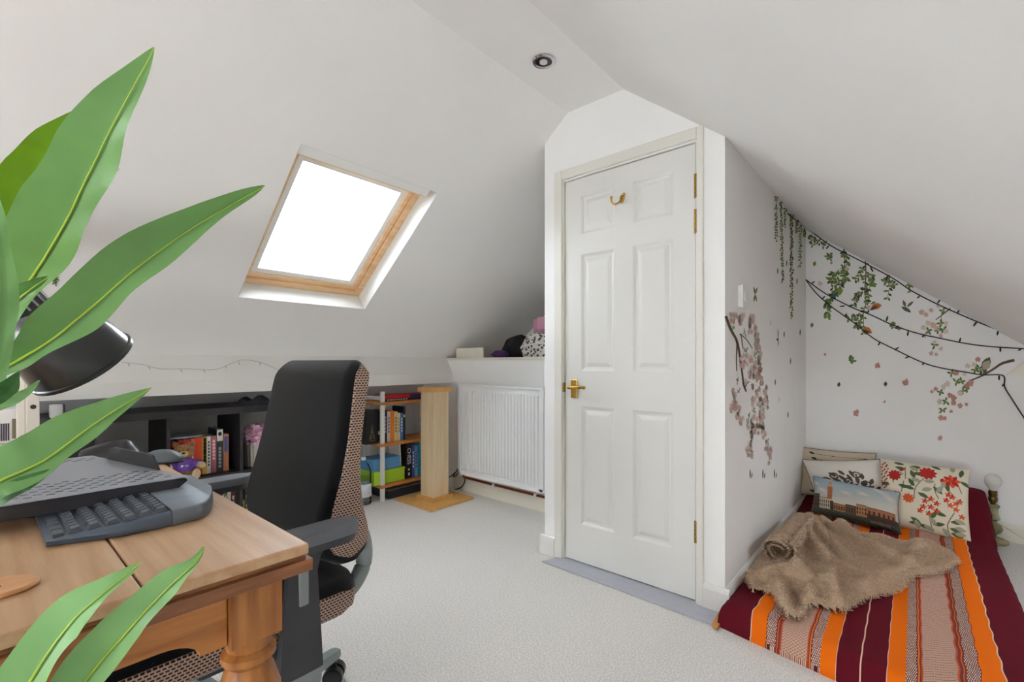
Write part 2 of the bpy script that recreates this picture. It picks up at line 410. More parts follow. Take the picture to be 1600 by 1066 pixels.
# ================================================================ DOOR
door = bpy.data.objects.new('door_1', None); C.objects.link(door); door.location = (DX0, YD, 0); XF[door.name] = Matrix.Translation(door.location)
door['kind'] = 'structure'; door['label'] = 'white six-panel cupboard door with brass lever handle'; door['category'] = 'door'
PX = [(-1.307, -1.113), (-1.0165, -0.8205)]
PZ = [(1.714, 1.913), (1.003, 1.607), (0.208, 0.821)]
yf = YD + 0.006
xs = [DX0, PX[0][0], PX[0][1], PX[1][0], PX[1][1], DX1]; zs = [DZ0, PZ[2][0], PZ[2][1], PZ[1][0], PZ[1][1], PZ[0][0], PZ[0][1], DZ1]
g = G()
for i in range(5):
    for j in range(7):
        if i in (1, 3) and j in (1, 3, 5): continue
        g.box(xs[i], xs[i + 1], yf, yf + 0.04, zs[j], zs[j + 1])
obj('leaf', g, GLOSS, door)
def panel(x0, x1, z0, z1):
    rings = [(0, 0.0), (0.006, 0.004), (0.012, 0.010), (0.022, 0.012), (0.040, 0.004), (0.045, 0.003)]
    g = G(); P = []
    for ins, dep in rings:
        P.append([(x0 + ins, yf + dep, z0 + ins), (x1 - ins, yf + dep, z0 + ins), (x1 - ins, yf + dep, z1 - ins), (x0 + ins, yf + dep, z1 - ins)])
    g.grid(P, closed_v=True); k = (len(rings) - 1) * 4
    g.f.append((k, k + 1, k + 2, k + 3))
    return obj('panel', g, GLOSS, door)
for z0, z1 in PZ:
    for x0, x1 in PX: panel(x0, x1, z0, z1)
for zc, h in ((1.816, 0.105), (1.662, 0.105), (0.311, 0.095)):
    g = G()
    for k in range(5): g.cyl((DX1 + 0.004, YD - 0.002, zc - h / 2 + k * h / 5 + 0.001), (DX1 + 0.004, YD - 0.002, zc - h / 2 + (k + 1) * h / 5 - 0.001), 0.0065, n=10)
    g.box(DX1 - 0.002, DX1 + 0.010, YD + 0.0, YD + 0.006, zc - h / 2, zc + h / 2)
    obj('hinge', g, BRASS, door, True)
h = obj('handle_plate', G().rbox(-1.366, -1.326, yf - 0.008, yf, 0.862, 0.958, 0.003), BRASS, door)
g = G().cyl((-1.346, yf - 0.008, 0.918), (-1.346, yf - 0.05, 0.918), 0.010, n=12)
g.tube(smoothpath([(-1.356, yf - 0.048, 0.918), (-1.33, yf - 0.050, 0.918), (-1.28, yf - 0.048, 0.921), (-1.255, yf - 0.044, 0.918)], 4), 0.0085, 8)
obj('lever', g, BRASS, h, True)
obj('keep', G().box(DX0 - 0.012, DX0 - 0.004, YD - 0.004, YD + 0.01, 0.89, 0.94), BRASS, door)
hk = obj('coat_hook', G().sphere((-1.0725, yf - 0.004, 1.845), 0.014, sc=(0.8, 0.5, 1.2)), BRASS, door, True)
g = G()
for sx in (-1, 1):
    g.tube(smoothpath([(-1.0725, yf - 0.006, 1.848), (-1.0725 + sx * 0.006, yf - 0.02, 1.822), (-1.0725 + sx * 0.020, yf - 0.038, 1.812), (-1.0725 + sx * 0.033, yf - 0.045, 1.826), (-1.0725 + sx * 0.033, yf - 0.046, 1.842)], 5), 0.0042, 8)
    g.sphere((-1.0725 + sx * 0.033, yf - 0.046, 1.845), 0.007, 8, 6)
obj('prong', g, BRASS, hk, True)
# frame and architrave
g = G()
def arch(g, x0, x1, z0, z1):
    g.rbox(x0, x1, YD - 0.016, YD + 0.004, z0, z1, 0.004)
arch(g, FX0, DX0 - 0.012, 0.0, FZ1); arch(g, DX1 + 0.012, FX1, 0, FZ1)
arch(g, DX0 - 0.012, DX1 + 0.012, DZ1 + 0.012, FZ1)
g.box(DX0 - 0.012, DX0 - 0.005, YD - 0.003, YD + 0.06, 0, DZ1 + 0.005); g.box(DX1 + 0.005, DX1 + 0.012, YD - 0.003, YD + 0.06, 0, DZ1 + 0.005); g.box(DX0 - 0.012, DX1 + 0.012, YD + 0.004, YD + 0.06, DZ1 + 0.005, DZ1 + 0.013)
struct('trim_door_frame', g, mat('cream_gloss', (224, 222, 214), 0.34), 'white painted door frame and architrave')

# ================================================================ CEILING SPOT
t = thing('ceiling_downlight', 'small round chrome downlight in the flat ceiling strip', 'light', (-1.225, 1.622, ZC))
M = Matrix.Translation((-1.225, 1.622, ZC))
obj('bezel', G().lathe([(0.050, 0.0), (0.050, -0.004), (0.046, -0.008), (0.038, -0.008), (0.036, -0.003), (0.020, -0.002), (0.02, 0)], 28, M), CHROME, t, True)
obj('reflector', G().lathe([(0.036, -0.0035), (0.030, -0.0005), (0.0305, 0)], 24, M), mat('dark_chrome', (70, 70, 74), 0.15, 1.0), t, True)
obj('lamp_face', G().lathe([(0.017, -0.002), (0.017, -0.009), (0.012, -0.011)], 20, M), mat('frosted_lens', (225, 225, 222), 0.5), t, True)
# light switch on cupboard side wall
t = thing('light_switch', 'white plastic light switch on the cupboard side wall', 'switch', (XS, 2.277, 1.344))
obj('back_box', G().rbox(XS, XS + 0.012, 2.237, 2.317, 1.296, 1.394, 0.002), WHITEP, t)
p = obj('face_plate', G().rbox(XS + 0.012, XS + 0.021, 2.234, 2.320, 1.293, 1.397, 0.003), WHITEP, t)
obj('rocker', G().rbox(XS + 0.021, XS + 0.026, 2.262, 2.292, 1.325, 1.365, 0.002), WHITEP, p)
# ================================================================ DESK
DT = 0.75
DESKW = wood('oak_desk_top', (196, 160, 124), (172, 132, 94), 0.42, 'X', 10, 18)
OAK = wood('oak_stained', (180, 118, 56), (136, 80, 32), 0.45, 'Z', 12, 10)
OAKY = wood('oak_apron', (188, 124, 60), (146, 86, 36), 0.45, 'Y', 12, 14)
OAKE = wood('oak_worn_edge', (168, 108, 62), (110, 66, 38), 0.5, 'Y', 12, 8)
DXN, DXF, DYE, DY0 = -0.757, -1.87, 0.360, -1.25
desk = thing('wooden_desk', 'old oak draw-leaf table used as a desk beside the office chair', 'desk', (-1.3, -0.45, 0))
# top: end leaf and middle leaf with a joint between
def top_leaf(y0, y1):
    g = G().rbox(DXF, DXN, y0, y1, DT - 0.018, DT, 0.003)
    return obj('table_leaf', g, DESKW, desk)
top_leaf(0.146, DYE); top_leaf(-0.75, 0.143); top_leaf(DY0, -0.753)
g = G()
for z0, z1, o in ((DT - 0.024, DT - 0.019, -0.004), (DT - 0.044, DT - 0.025, 0.004)):
    g.box(DXF - o, DXN + o, DY0 - o, DYE + o, z0, z1)
obj('edge_moulding', g, OAKE, desk)
# near apron with arched cut-outs between the legs
zb, zt_ = 0.615, DT - 0.044
xa = DXN - 0.038
ring = [(DY0 + 0.1, zt_), (DY0 + 0.1, zb), (-0.40, zb)]
ring += [(0.185, zb), (0.187, zb)]
def apron(x):
    a0, a1 = -0.85, 0.215
    pts = [(DY0 + 0.12, zt_), (DY0 + 0.12, zb), (a0 - 0.03, zb)]
    pts += [(a0 - 0.03 + 0.05 * (1 - math.cos(t)), zb + 0.028 * math.sin(t)) for t in [k * math.pi / 12 for k in range(1, 7)]]
    pts += [(a1 - 0.05 + 0.05 * math.sin(t), zb + 0.028 * math.cos(t)) for t in [k * math.pi / 12 for k in range(0, 7)]]
    pts += [(0.25, zb), (0.25, zt_)]
    return G().prism([(x, y, z) for y, z in pts], (-0.02, 0, 0))
obj('apron', apron(xa), OAKY, desk); obj('apron', apron(DXF + 0.06), OAKY, desk)
obj('apron', G().box(DXF + 0.1, DXN - 0.1, 0.30, 0.315, 0.66, zt_), OAKY, desk)
def leg(x, y):
    M = Matrix.Translation((x, y, 0))
    g = G().box(x - 0.037, x + 0.037, y - 0.037, y + 0.037, 0.612, zt_)
    prof = [(0.022, 0.0), (0.027, 0.02), (0.021, 0.05), (0.025, 0.12), (0.031, 0.26), (0.043, 0.38), (0.050, 0.46), (0.047, 0.52), (0.036, 0.555), (0.031, 0.565), (0.040, 0.575), (0.040, 0.585), (0.032, 0.592), (0.036, 0.612)]
    g.lathe(prof, 24, M)
    return obj('leg', g, OAK, desk, True, sharp=35)
for x, y in ((DXN - 0.06, 0.289), (DXF + 0.06, 0.289), (DXN - 0.06, DY0 + 0.09), (DXF + 0.06, DY0 + 0.09)): leg(x, y)

# ---------------------------------------------------------------- keyboard
KB = mat('keyboard_plastic', (62, 68, 78), 0.42)
KEY = mat('key_plastic', (74, 80, 88), 0.4)
KBS = mat('keyboard_side', (74, 84, 98), 0.38)
REST = mat('palm_rest', (104, 112, 122), 0.5, var=0.06, vscale=30)
kx, ky0, ky1 = -1.02, 0.072, 0.334
kb = thing('ergonomic_keyboard', 'dark grey ergonomic keyboard with padded palm rest on the desk', 'keyboard', (-1.2, 0.19, DT))
def zk(y): return DT + 0.014 + 0.016 * math.sin(max(0, min(1, (y - ky0) / 0.2)) * 1.6)
rows = 12
def kxe(y):    # right-hand end outline
    t = (y - ky0) / (ky1 - ky0)
    return kx - 0.03 - 0.0 * t if t < 0.0 else kx - 0.035 + 0.035 * min(1, t / 0.35) - (0.13 * max(0, (t - 0.70) / 0.30) ** 2.6)
ys = np.linspace(ky0, ky1, 26)
split = 0.232
def slabk(y0, y1, z_in, nm, m, skirt=True):
    g = G(); P = []
    yy = [y for y in np.linspace(y0, y1, 18)]
    for y in yy:
        xe = kxe(y)
        xi_ = -1.46 if y < split else -1.46 + 0.16 * ((y - split) / (ky1 - split)) ** 1.5
        P.append([(xi_, y, DT + 0.002), (xi_, y, zk(y) - z_in), (xe - 0.010, y, zk(y) - z_in), (xe - 0.003, y, zk(y) - z_in - 0.004), (xe, y, DT + 0.010), (xe - 0.003, y, DT + 0.002)])
    g.grid(P, closed_v=True)
    n = len(P[0]); k = (len(P) - 1) * n
    g.f.append(tuple(range(n))); g.f.append(tuple(range(k, k + n)))
    return obj(nm, g, m, kb, True, sharp=50)
slabk(ky0, split, 0.004, 'key_bed', KBS)
slabk(split + 0.001, ky1, 0.0, 'palm_rest', REST)
keys = []
ry = np.linspace(ky0 + 0.036, split - 0.010, 6)
for j, y in enumerate(ry):
    for k in range(9):
        w = 0.0185 if k else 0.024
        x1 = kxe(y) - 0.018 - (0 if k == 0 else 0.0245 + 0.019 * (k - 1)) ; x0 = x1 - w + 0.0015
        hh = 0.0185
        z = zk(y) - 0.004
        g = G().hexa([(x0, y - hh / 2, z), (x1, y - hh / 2, z), (x1, y + hh / 2, z), (x0, y + hh / 2, z),
                      (x0 + 0.002, y - hh / 2 + 0.003, z + 0.007), (x1 - 0.002, y - hh / 2 + 0.003, z + 0.007), (x1 - 0.002, y + hh / 2 - 0.005, z + 0.009), (x0 + 0.002, y + hh / 2 - 0.005, z + 0.009)])
        obj('key', g, KEY, kb)
for i in range(4):
    x1 = kxe(ky0 + 0.016) - 0.014 - i * 0.034
    obj('function_key', G().rbox(x1 - 0.028, x1, ky0 + 0.008, ky0 + 0.022, zk(ky0 + 0.015) - 0.006, zk(ky0 + 0.015) + 0.002, 0.0015), KEY, kb)

# ---------------------------------------------------------------- laptop stand
GREYM = mat('grey_powder_coat', (140, 143, 150), 0.42, 0.25)
BLKM = mat('black_powder_coat', (16, 17, 20), 0.4)
ls = thing('laptop_stand', 'dark grey perforated metal laptop stand over the keyboard', 'laptop stand', (-1.4, 0.05, DT))
ZP = 0.800
A = Vector((-1.194, 0.304, ZP)); Nn = Vector((-1.188, -0.16, ZP)); B = Vector((-1.66, 0.200, ZP)); Fq = Vector((-1.66, -0.16, ZP))
def SP(u, v, dz=0): # u: near->far (0..1), v: left (0) -> right (1)
    return lerp(lerp(Nn, A, v), lerp(Fq, B, v), u) + Vector((0, 0, dz))
# perforated plate: grid of cells, each with an elongated slot cut
g = G()
nu, nv = 30, 30
slots = set()
for i in range(2, nu - 2):
    for j in range(2, nv - 1):
        if (i < 10 or i > 24) and (i + 2 * (j % 2)) % 2 == 0 and j % 2 == 0: slots.add((i, j))
        elif (i < 10 or i > 24) and i % 2 == 1 and j % 2 == 1: slots.add((i, j))
for i in range(nu):
    for j in range(nv):
        u0, u1, v0, v1 = i / nu, (i + 1) / nu, j / nv, (j + 1) / nv
        if (i, j) not in slots:
            for dz, flip in ((0, 0), (-0.003, 1)):
                g.add([SP(u0, v0, dz), SP(u1, v0, dz), SP(u1, v1, dz), SP(u0, v1, dz)], [(0, 1, 2, 3)])
        else:
            a, b, c, d = u0 + 0.25 / nu, u1 - 0.25 / nu, v0 + 0.12 / nv, v1 - 0.12 / nv
            for dz in (0, -0.003):
                g.add([SP(u0, v0, dz), SP(u1, v0, dz), SP(u1, v1, dz), SP(u0, v1, dz), SP(a, c, dz), SP(b, c, dz), SP(b, d, dz), SP(a, d, dz)],
                      [(0, 1, 5, 4), (1, 2, 6, 5), (2, 3, 7, 6), (3, 0, 4, 7)])
            g.add([SP(a, c), SP(b, c), SP(b, d), SP(a, d), SP(a, c, -0.003), SP(b, c, -0.003), SP(b, d, -0.003), SP(a, d, -0.003)], [(0, 1, 5, 4), (1, 2, 6, 5), (2, 3, 7, 6), (3, 0, 4, 7)])
obj('plate', g, GREYM, ls)
SLIP = mat('stand_flange', (52, 50, 56), 0.45, 0.2)
p0, p1 = SP(0, 0, -0.001), SP(0, 0.93, -0.001)
obj('side_flange', G().prism([p0, p1, SP(0, 0.985, -0.003), SP(0, 0.99, -0.008), SP(0, 0.94, -0.026), p0 + Vector((0, 0, -0.026))], (-0.003, 0, 0)), SLIP, ls)
p0, p1 = SP(1, 0, -0.001), SP(1, 0.98, -0.001)
obj('side_flange', G().prism([p0, p1, p1 + Vector((0, 0, -0.022)), p0 + Vector((0, 0, -0.022))], (0.003, 0, 0)), SLIP, ls)
e0 = lerp(A, B, 0.26); e1 = lerp(A, B, 0.80); up = Vector((0, 0, 1)); ed = (e1 - e0).normalized(); en = Vector((ed.y, -ed.x, 0)); en = en if en.y > 0 else -en
obj('stop_lip', G().prism([e0 + up * 0.001, e0 + ed * 0.03 + up * 0.032, e0 + ed * 0.04 + up * 0.034, e1 - ed * 0.035 + up * 0.034, e1 - ed * 0.02 + up * 0.030, e1 + up * 0.001], -en * 0.004), BLKM, ls)
obj('support_foot', G().box(-1.62, -1.60, -0.14, 0.10, DT, ZP - 0.004), SLIP, ls); obj('support_foot', G().box(-1.24, -1.22, -0.15, -0.13, DT, ZP - 0.004), SLIP, ls)
# cable lying on the desk
tag(obj('cable', G().tube(smoothpath([at_z(-60, 812, DT + 0.003), at_z(0, 808, DT + 0.003), at_z(50, 807, DT + 0.003), at_z(90, 800, DT + 0.003)], 6), 0.003, 6), mat('black_cable', (20, 20, 22), 0.5), smooth=True), 'thin black cable lying on the desk left of the keyboard', 'cable')

# ---------------------------------------------------------------- vertical mouse, second mouse, round board
def hull(name, secs, m, parent=None):
    g = G(); g.grid(secs, closed_v=True); n = len(secs[0]); k = (len(secs) - 1) * n
    g.f.append(tuple(range(n))); g.f.append(tuple(range(k, k + n)))
    return obj(name, g, m, parent, True, sharp=45)
BLKS = mat('black_satin_plastic', (32, 34, 40), 0.35)
c = at_z(185, 714, DT + 0.012); c.z = DT
vm = thing('vertical_mouse', 'black sculpted vertical mouse behind the laptop stand', 'computer mouse', c)
ax = (at_z(240, 716, DT) - at_z(135, 716, DT)).normalized(); ay = Vector((-ax.y, ax.x, 0))
secs = []
for t in np.linspace(-1, 1, 22):
    hgt = 0.058 * math.exp(-((t - 0.22) / 0.34) ** 2) if t > 0.22 else 0.058 * (1 - 0.62 * ((0.22 - t) / 1.22) ** 1.6)
    hgt += 0.008
    wd = 0.040 * math.sqrt(max(0.05, 1 - (abs(t)) ** 3))
    ring = []
    for a, (q, zz) in enumerate(((-1, 0), (-1.05, 0.3), (-0.75, 0.75), (-0.25, 1.0), (0.05, 0.97), (0.4, 0.55), (0.9, 0.25), (1.0, 0))):
        ring.append(c + ax * (t * 0.115) + ay * (q * wd) + Vector((0, 0, zz * hgt)))
    secs.append(ring)
hull('shell', secs, BLKS, vm)
obj('thumb_rest', G().tube(smoothpath([c + ax * -0.10 + ay * -0.045 + Vector((0, 0, 0.006)), c + ax * 0.0 + ay * -0.05 + Vector((0, 0, 0.007)), c + ax * 0.11 + ay * -0.035 + Vector((0, 0, 0.006))], 5), 0.006, 8), BLKS, vm, True)
c = at_z(254, 722, DT); c.z = DT
ms = thing('computer_mouse', 'flat grey mouse at the far corner of the desk', 'computer mouse', c)
secs = []
for t in np.linspace(-1, 1, 16):
    wd = 0.034 * math.sqrt(max(0.02, 1 - t * t)); hg = 0.034 * max(0.05, 1 - t * t) ** 0.6
    secs.append([c + ax * (t * 0.062) + ay * (wd * math.cos(w)) + Vector((0, 0, 0.004 + hg * max(0, math.sin(w)))) for w in np.linspace(0, math.pi, 9)])
hull('shell', secs, mat('grey_mouse', (96, 103, 110), 0.45), ms)
obj('base', G().lathe([(0.036, 0), (0.037, 0.004), (0.034, 0.006)], 20, frame(c, ax * 1.75, ay, (0, 0, 1))), BLKS, ms, True)
c = at_z(-22, 928, DT); c.z = DT
rb = thing('wooden_board', 'small oval pale wood board with a hole at the desk edge', 'board', c)
ex = (at_z(62, 912, DT) - at_z(-22, 928, DT))
M = frame(c, ex, Vector((-ex.y, ex.x, 0)) * 0.72, (0, 0, 1))
obj('plate', G().lathe([(0.95, 0), (1.0, 0.002), (1.0, 0.005), (0.96, 0.007)], 32, M), wood('beech', (214, 164, 116), (196, 140, 92), 0.4, 'Y', 8, 8), rb, True)
obj('hole_plug', G().lathe([(0.13, 0.007), (0.12, 0.008)], 16, M @ Matrix.Translation((0.16, -0.1, 0))), mat('navy', (36, 42, 78), 0.4), rb)

# ---------------------------------------------------------------- desk lamp
LB = mat('black_lamp_enamel', (26, 27, 29), 0.28, coat=0.3)
lc = at_d(129, 566, 0.78)
lamp = thing('desk_lamp', 'black metal desk lamp with large bell shade above the desk', 'lamp', (-1.16, -0.12, DT))
Rv = Vector((ct, st, 0)); Fv = Vector((-st, ct, 0)); Uv = Vector((0, 0, 1))
axis = (Rv * 0.17 - Uv * 0.74 + Fv * 0.65).normalized()
q = axis.to_track_quat('Z', 'Y').to_matrix().to_4x4() @ Matrix.Diagonal((0.93, 0.93, 1.12, 1))
M = Matrix.Translation(lc) @ q
prof = [(0.0815, -0.001), (0.0835, -0.003), (0.0835, 0.002), (0.080, 0.001), (0.0785, -0.012), (0.074, -0.034), (0.066, -0.058), (0.053, -0.080), (0.040, -0.092), (0.034, -0.098)]
obj('shade', G().lathe(prof[3:], 40, M, cap=False).lathe([(0.0785, 0.0), (0.0765, -0.012), (0.072, -0.034), (0.064, -0.058), (0.051, -0.079), (0.02, -0.09)], 40, M, cap=False), LB, lamp, True)
obj('rim', G().lathe([(0.0785, 0.001), (0.0805, 0.003), (0.083, 0.002), (0.083, -0.003), (0.0800, -0.004)], 40, M, cap=False), LB, lamp, True)
nk = obj('neck', G().lathe([(0.034, -0.096), (0.032, -0.105), (0.030, -0.165), (0.027, -0.172)], 28, M), LB, lamp, True)
g = G()
for k in range(16):
    a = 2 * math.pi * k / 16
    g.box(0.0315, 0.0330, -0.0016, 0.0016, -0.122, -0.102, M @ Matrix.Rotation(a, 4, 'Z'))
obj('vent_slot', g, mat('vent_grey', (150, 152, 156), 0.4), nk)
kp = at_d(38, 466, 0.765)
obj('knob', G().cyl(kp - Fv * 0.0 , kp - Fv * 0.02, 0.009, 0.008, 16), BRASS, lamp, True)
top = M @ Vector((0, 0, -0.165))
jn = at_d(-95, 330, 0.80)
obj('upper_arm', G().tube([top, lerp(top, jn, 0.5), jn], 0.007, 10), LB, lamp, True)
bs = Vector((-1.10, -0.16, DT))
obj('lower_arm', G().tube([jn, lerp(jn, bs, 0.5), bs + Vector((0, 0, 0.03))], 0.007, 10), LB, lamp, True)
obj('base', G().lathe([(0.085, 0), (0.085, 0.014), (0.07, 0.022), (0.012, 0.026), (0.012, 0.05)], 32, Matrix.Translation(bs)), LB, lamp, True)
# ================================================================ OFFICE CHAIR
CX, CY = -1.315, 0.44
FAB = mat('black_wool_fabric', (9, 9, 12), 0.95, var=0.3, vscale=400, bump=0.3, bscale=700, sheen=0.14, spec=0.2)
def honeycomb(name, hole, web, w=0.0092, hgt=0.0064, gap=0.0034):
    m = mat(name, web, 0.7)
    nt = m.node_tree; N = nt.nodes; L = nt.links
    tc = N.new('ShaderNodeTexCoord'); sp = N.new('ShaderNodeSeparateXYZ'); cb = N.new('ShaderNodeCombineXYZ')
    L.new(tc.outputs['Object'], sp.inputs[0]); L.new(sp.outputs['Y'], cb.inputs['X']); L.new(sp.outputs['Z'], cb.inputs['Y'])
    br = N.new('ShaderNodeTexBrick'); br.offset = 0.5
    br.inputs['Scale'].default_value = 50.0; br.inputs['Brick Width'].default_value = w * 50; br.inputs['Row Height'].default_value = hgt * 50
    br.inputs['Mortar Size'].default_value = gap / 2 * 50; br.inputs['Mortar Smooth'].default_value = 0.3
    br.inputs['Color1'].default_value = (*lin(hole), 1); br.inputs['Color2'].default_value = (*lin(hole), 1); br.inputs['Mortar'].default_value = (*lin(web), 1)
    L.new(cb.outputs[0], br.inputs['Vector']); L.new(br.outputs['Color'], N['Principled BSDF'].inputs['Base Color'])
    bp = N.new('ShaderNodeBump'); bp.inputs['Strength'].default_value = 0.4; bp.inputs['Distance'].default_value = 0.002
    L.new(br.outputs['Fac'], bp.inputs['Height']); L.new(bp.outputs[0], N['Principled BSDF'].inputs['Normal'])
    return m
HONEY = honeycomb('brown_spacer_mesh', (22, 18, 20), (176, 146, 128))
CHG = mat('grey_chair_plastic', (128, 136, 136), 0.5)
CHB = mat('charcoal_chair_plastic', (52, 53, 58), 0.5, var=0.12, vscale=14)
PADM = mat('grey_arm_pad', (98, 101, 108), 0.48)
ch = thing('office_chair', 'black high-backed office chair with brown mesh sides tucked under the desk', 'chair', (CX, CY, 0))
zz = [0.535, 0.56, 0.62, 0.68, 0.765, 0.85, 0.93, 1.0, 1.035, 1.055]
yfv = [0.600, 0.548, 0.531, 0.540, 0.566, 0.586, 0.600, 0.612, 0.622, 0.640]
yrv = [0.660, 0.688, 0.676, 0.656, 0.646, 0.652, 0.666, 0.682, 0.690, 0.676]
hwv = [0.200, 0.222, 0.236, 0.243, 0.246, 0.243, 0.236, 0.226, 0.216, 0.186]
NZ = 40
zs_ = np.linspace(zz[0], zz[-1], NZ)
def smoothv(tab): # smooth interpolation of the tables
    d = np.interp(np.linspace(zz[0], zz[-1], 200), zz, tab)
    k = np.ones(11) / 11; d2 = np.convolve(np.pad(d, 5, 'edge'), k, 'valid')
    return np.interp(zs_, np.linspace(zz[0], zz[-1], 200), d2)
zs_ = np.concatenate([np.linspace(0.535, 0.56, 6), np.linspace(0.57, 1.0, 24), 1.055 - 0.055 * (1 - np.sin(np.linspace(0.08, 1, 12) * math.pi / 2))]); NZ = len(zs_)
YF, YRR, HW = smoothv(yfv), smoothv(yrv), smoothv([0.216, 0.222, 0.236, 0.243, 0.246, 0.243, 0.236, 0.229, 0.227, 0.226])
_k = np.sqrt(np.clip(1 - ((np.clip(zs_, 1.0, 2) - 1.0) / 0.0555) ** 2, 0.0, 1)); HW = HW - 0.05 * (1 - _k)
_m = 0.5 * (YF + YRR) + 0.008; YF = _m + (YF - _m) * (0.25 + 0.75 * _k); YRR = _m + (YRR - _m) * (0.25 + 0.75 * _k)
secs = []
for z, yf_, yr_, hw in zip(zs_, YF, YRR, HW):
    r = min(0.028, (yr_ - yf_) * 0.45)
    ring = []
    for sx, y, a0 in ((1, yf_, -90), (1, yr_, 0), (-1, yr_, 90), (-1, yf_, 180)):
        cx = CX + sx * (hw - r); cy = y + (r if y == yf_ else -r)
        for k in range(5):
            a = math.radians(a0 + k * 22.5); ring.append((cx + r * math.cos(a), cy + r * math.sin(a), z))
    # slight hollow on the front
    secs.append(ring)
hull('backrest', secs, FAB, ch)
for sx in (1, -1):
    P = []
    for i, (z, yf_, yr_, hw) in enumerate(zip(zs_, YF, YRR, HW)):
        if z < 0.55 or z > 1.047: continue
        fr = min(1, (z - 0.548) / 0.03) * min(1, (1.05 - z) / 0.03)
        fr = math.sqrt(max(0.02, fr)); mid = (yf_ + yr_) / 2 + 0.006
        ya = mid + (yf_ + 0.020 - mid) * fr; yb = mid + (yr_ - 0.002 - mid) * fr
        P.append([(CX + sx * (hw - 0.004), ya, z), (CX + sx * (hw + 0.003), lerp(ya, yb, 0.12), z), (CX + sx * (hw + 0.0035), lerp(ya, yb, 0.5), z), (CX + sx * (hw + 0.002), lerp(ya, yb, 0.88), z), (CX + sx * (hw - 0.008), yb, z)])
    obj('backrest_side_mesh', G().grid(P), HONEY, ch, True)['label'] = 'brown honeycomb mesh side band'
# dark shell behind the backrest
P = []
for z, yr_, hw in zip(zs_, YRR, HW):
    if z > 1.03: continue
    P.append([(CX + q * (hw - 0.012), yr_ + 0.006 - 0.02 * abs(q) ** 6, z) for q in (-1, -0.9, -0.5, 0, 0.5, 0.9, 1)])
gg = G().grid(P); gg.grid([[(x, y + 0.006, z) for x, y, z in r] for r in P])
obj('back_shell', gg, CHB, ch, True)
# back spine down to the mechanism
for sx in (0.16, -0.16):
    obj('back_bracket', G().tube(smoothpath([(CX + sx, 0.668, 0.62), (CX + sx, 0.70, 0.56), (CX + sx * 0.98, 0.70, 0.48), (CX + sx * 0.9, 0.64, 0.415), (CX + sx * 0.6, 0.50, 0.40)], 6), 0.022, 10), CHG, ch, True)
# seat
secs = []; sy = np.linspace(0.02, 0.665, 26)
for y in sy:
    t = (y - 0.02) / 0.645
    hw = 0.255 * (1 - 0.55 * max(0, (0.12 - t) / 0.12) ** 2 - 0.35 * max(0, (t - 0.9) / 0.1) ** 2)
    zt = 0.508 - 0.02 * max(0, (0.2 - t) / 0.2) ** 2 - 0.025 * max(0, (t - 0.88) / 0.12) ** 2; zb_ = 0.425 + 0.012 * max(0, (0.25 - t) / 0.25) + 0.02 * max(0, (t - 0.85) / 0.15)
    r = 0.03; ring = []
    for sx, sz, a0 in ((1, 1, 0), (-1, 1, 90), (-1, -1, 180), (1, -1, 270)):
        for k in range(5):
            a = math.radians(a0 + k * 22.5); ring.append((CX + sx * (hw - r) + r * math.cos(a), y, (zt - r if sz > 0 else zb_ + r) + r * math.sin(a)))
    secs.append(ring)
hull('seat', secs, FAB, ch)
for sx in (1, -1):
    P = []
    for y in np.linspace(0.055, 0.645, 22):
        t = (y - 0.02) / 0.645
        hw = 0.255 * (1 - 0.55 * max(0, (0.12 - t) / 0.12) ** 2 - 0.35 * max(0, (t - 0.9) / 0.1) ** 2)
        f = math.sqrt(max(0.03, min(1, (y - 0.05) / 0.06) * min(1, (0.65 - y) / 0.06)))
        m_ = 0.462; P.append([(CX + sx * (hw + b), y, m_ + a * f) for a, b in ((0.027, -0.006), (0.02, 0.003), (0, 0.004), (-0.025, 0.003), (-0.036, -0.008))])
    obj('seat_side_mesh', G().grid(P), HONEY, ch, True)['label'] = 'brown honeycomb mesh seat edge'
obj('seat_pan', G().rbox(CX - 0.22, CX + 0.22, 0.10, 0.60, 0.405, 0.428, 0.008), CHG, ch, True)
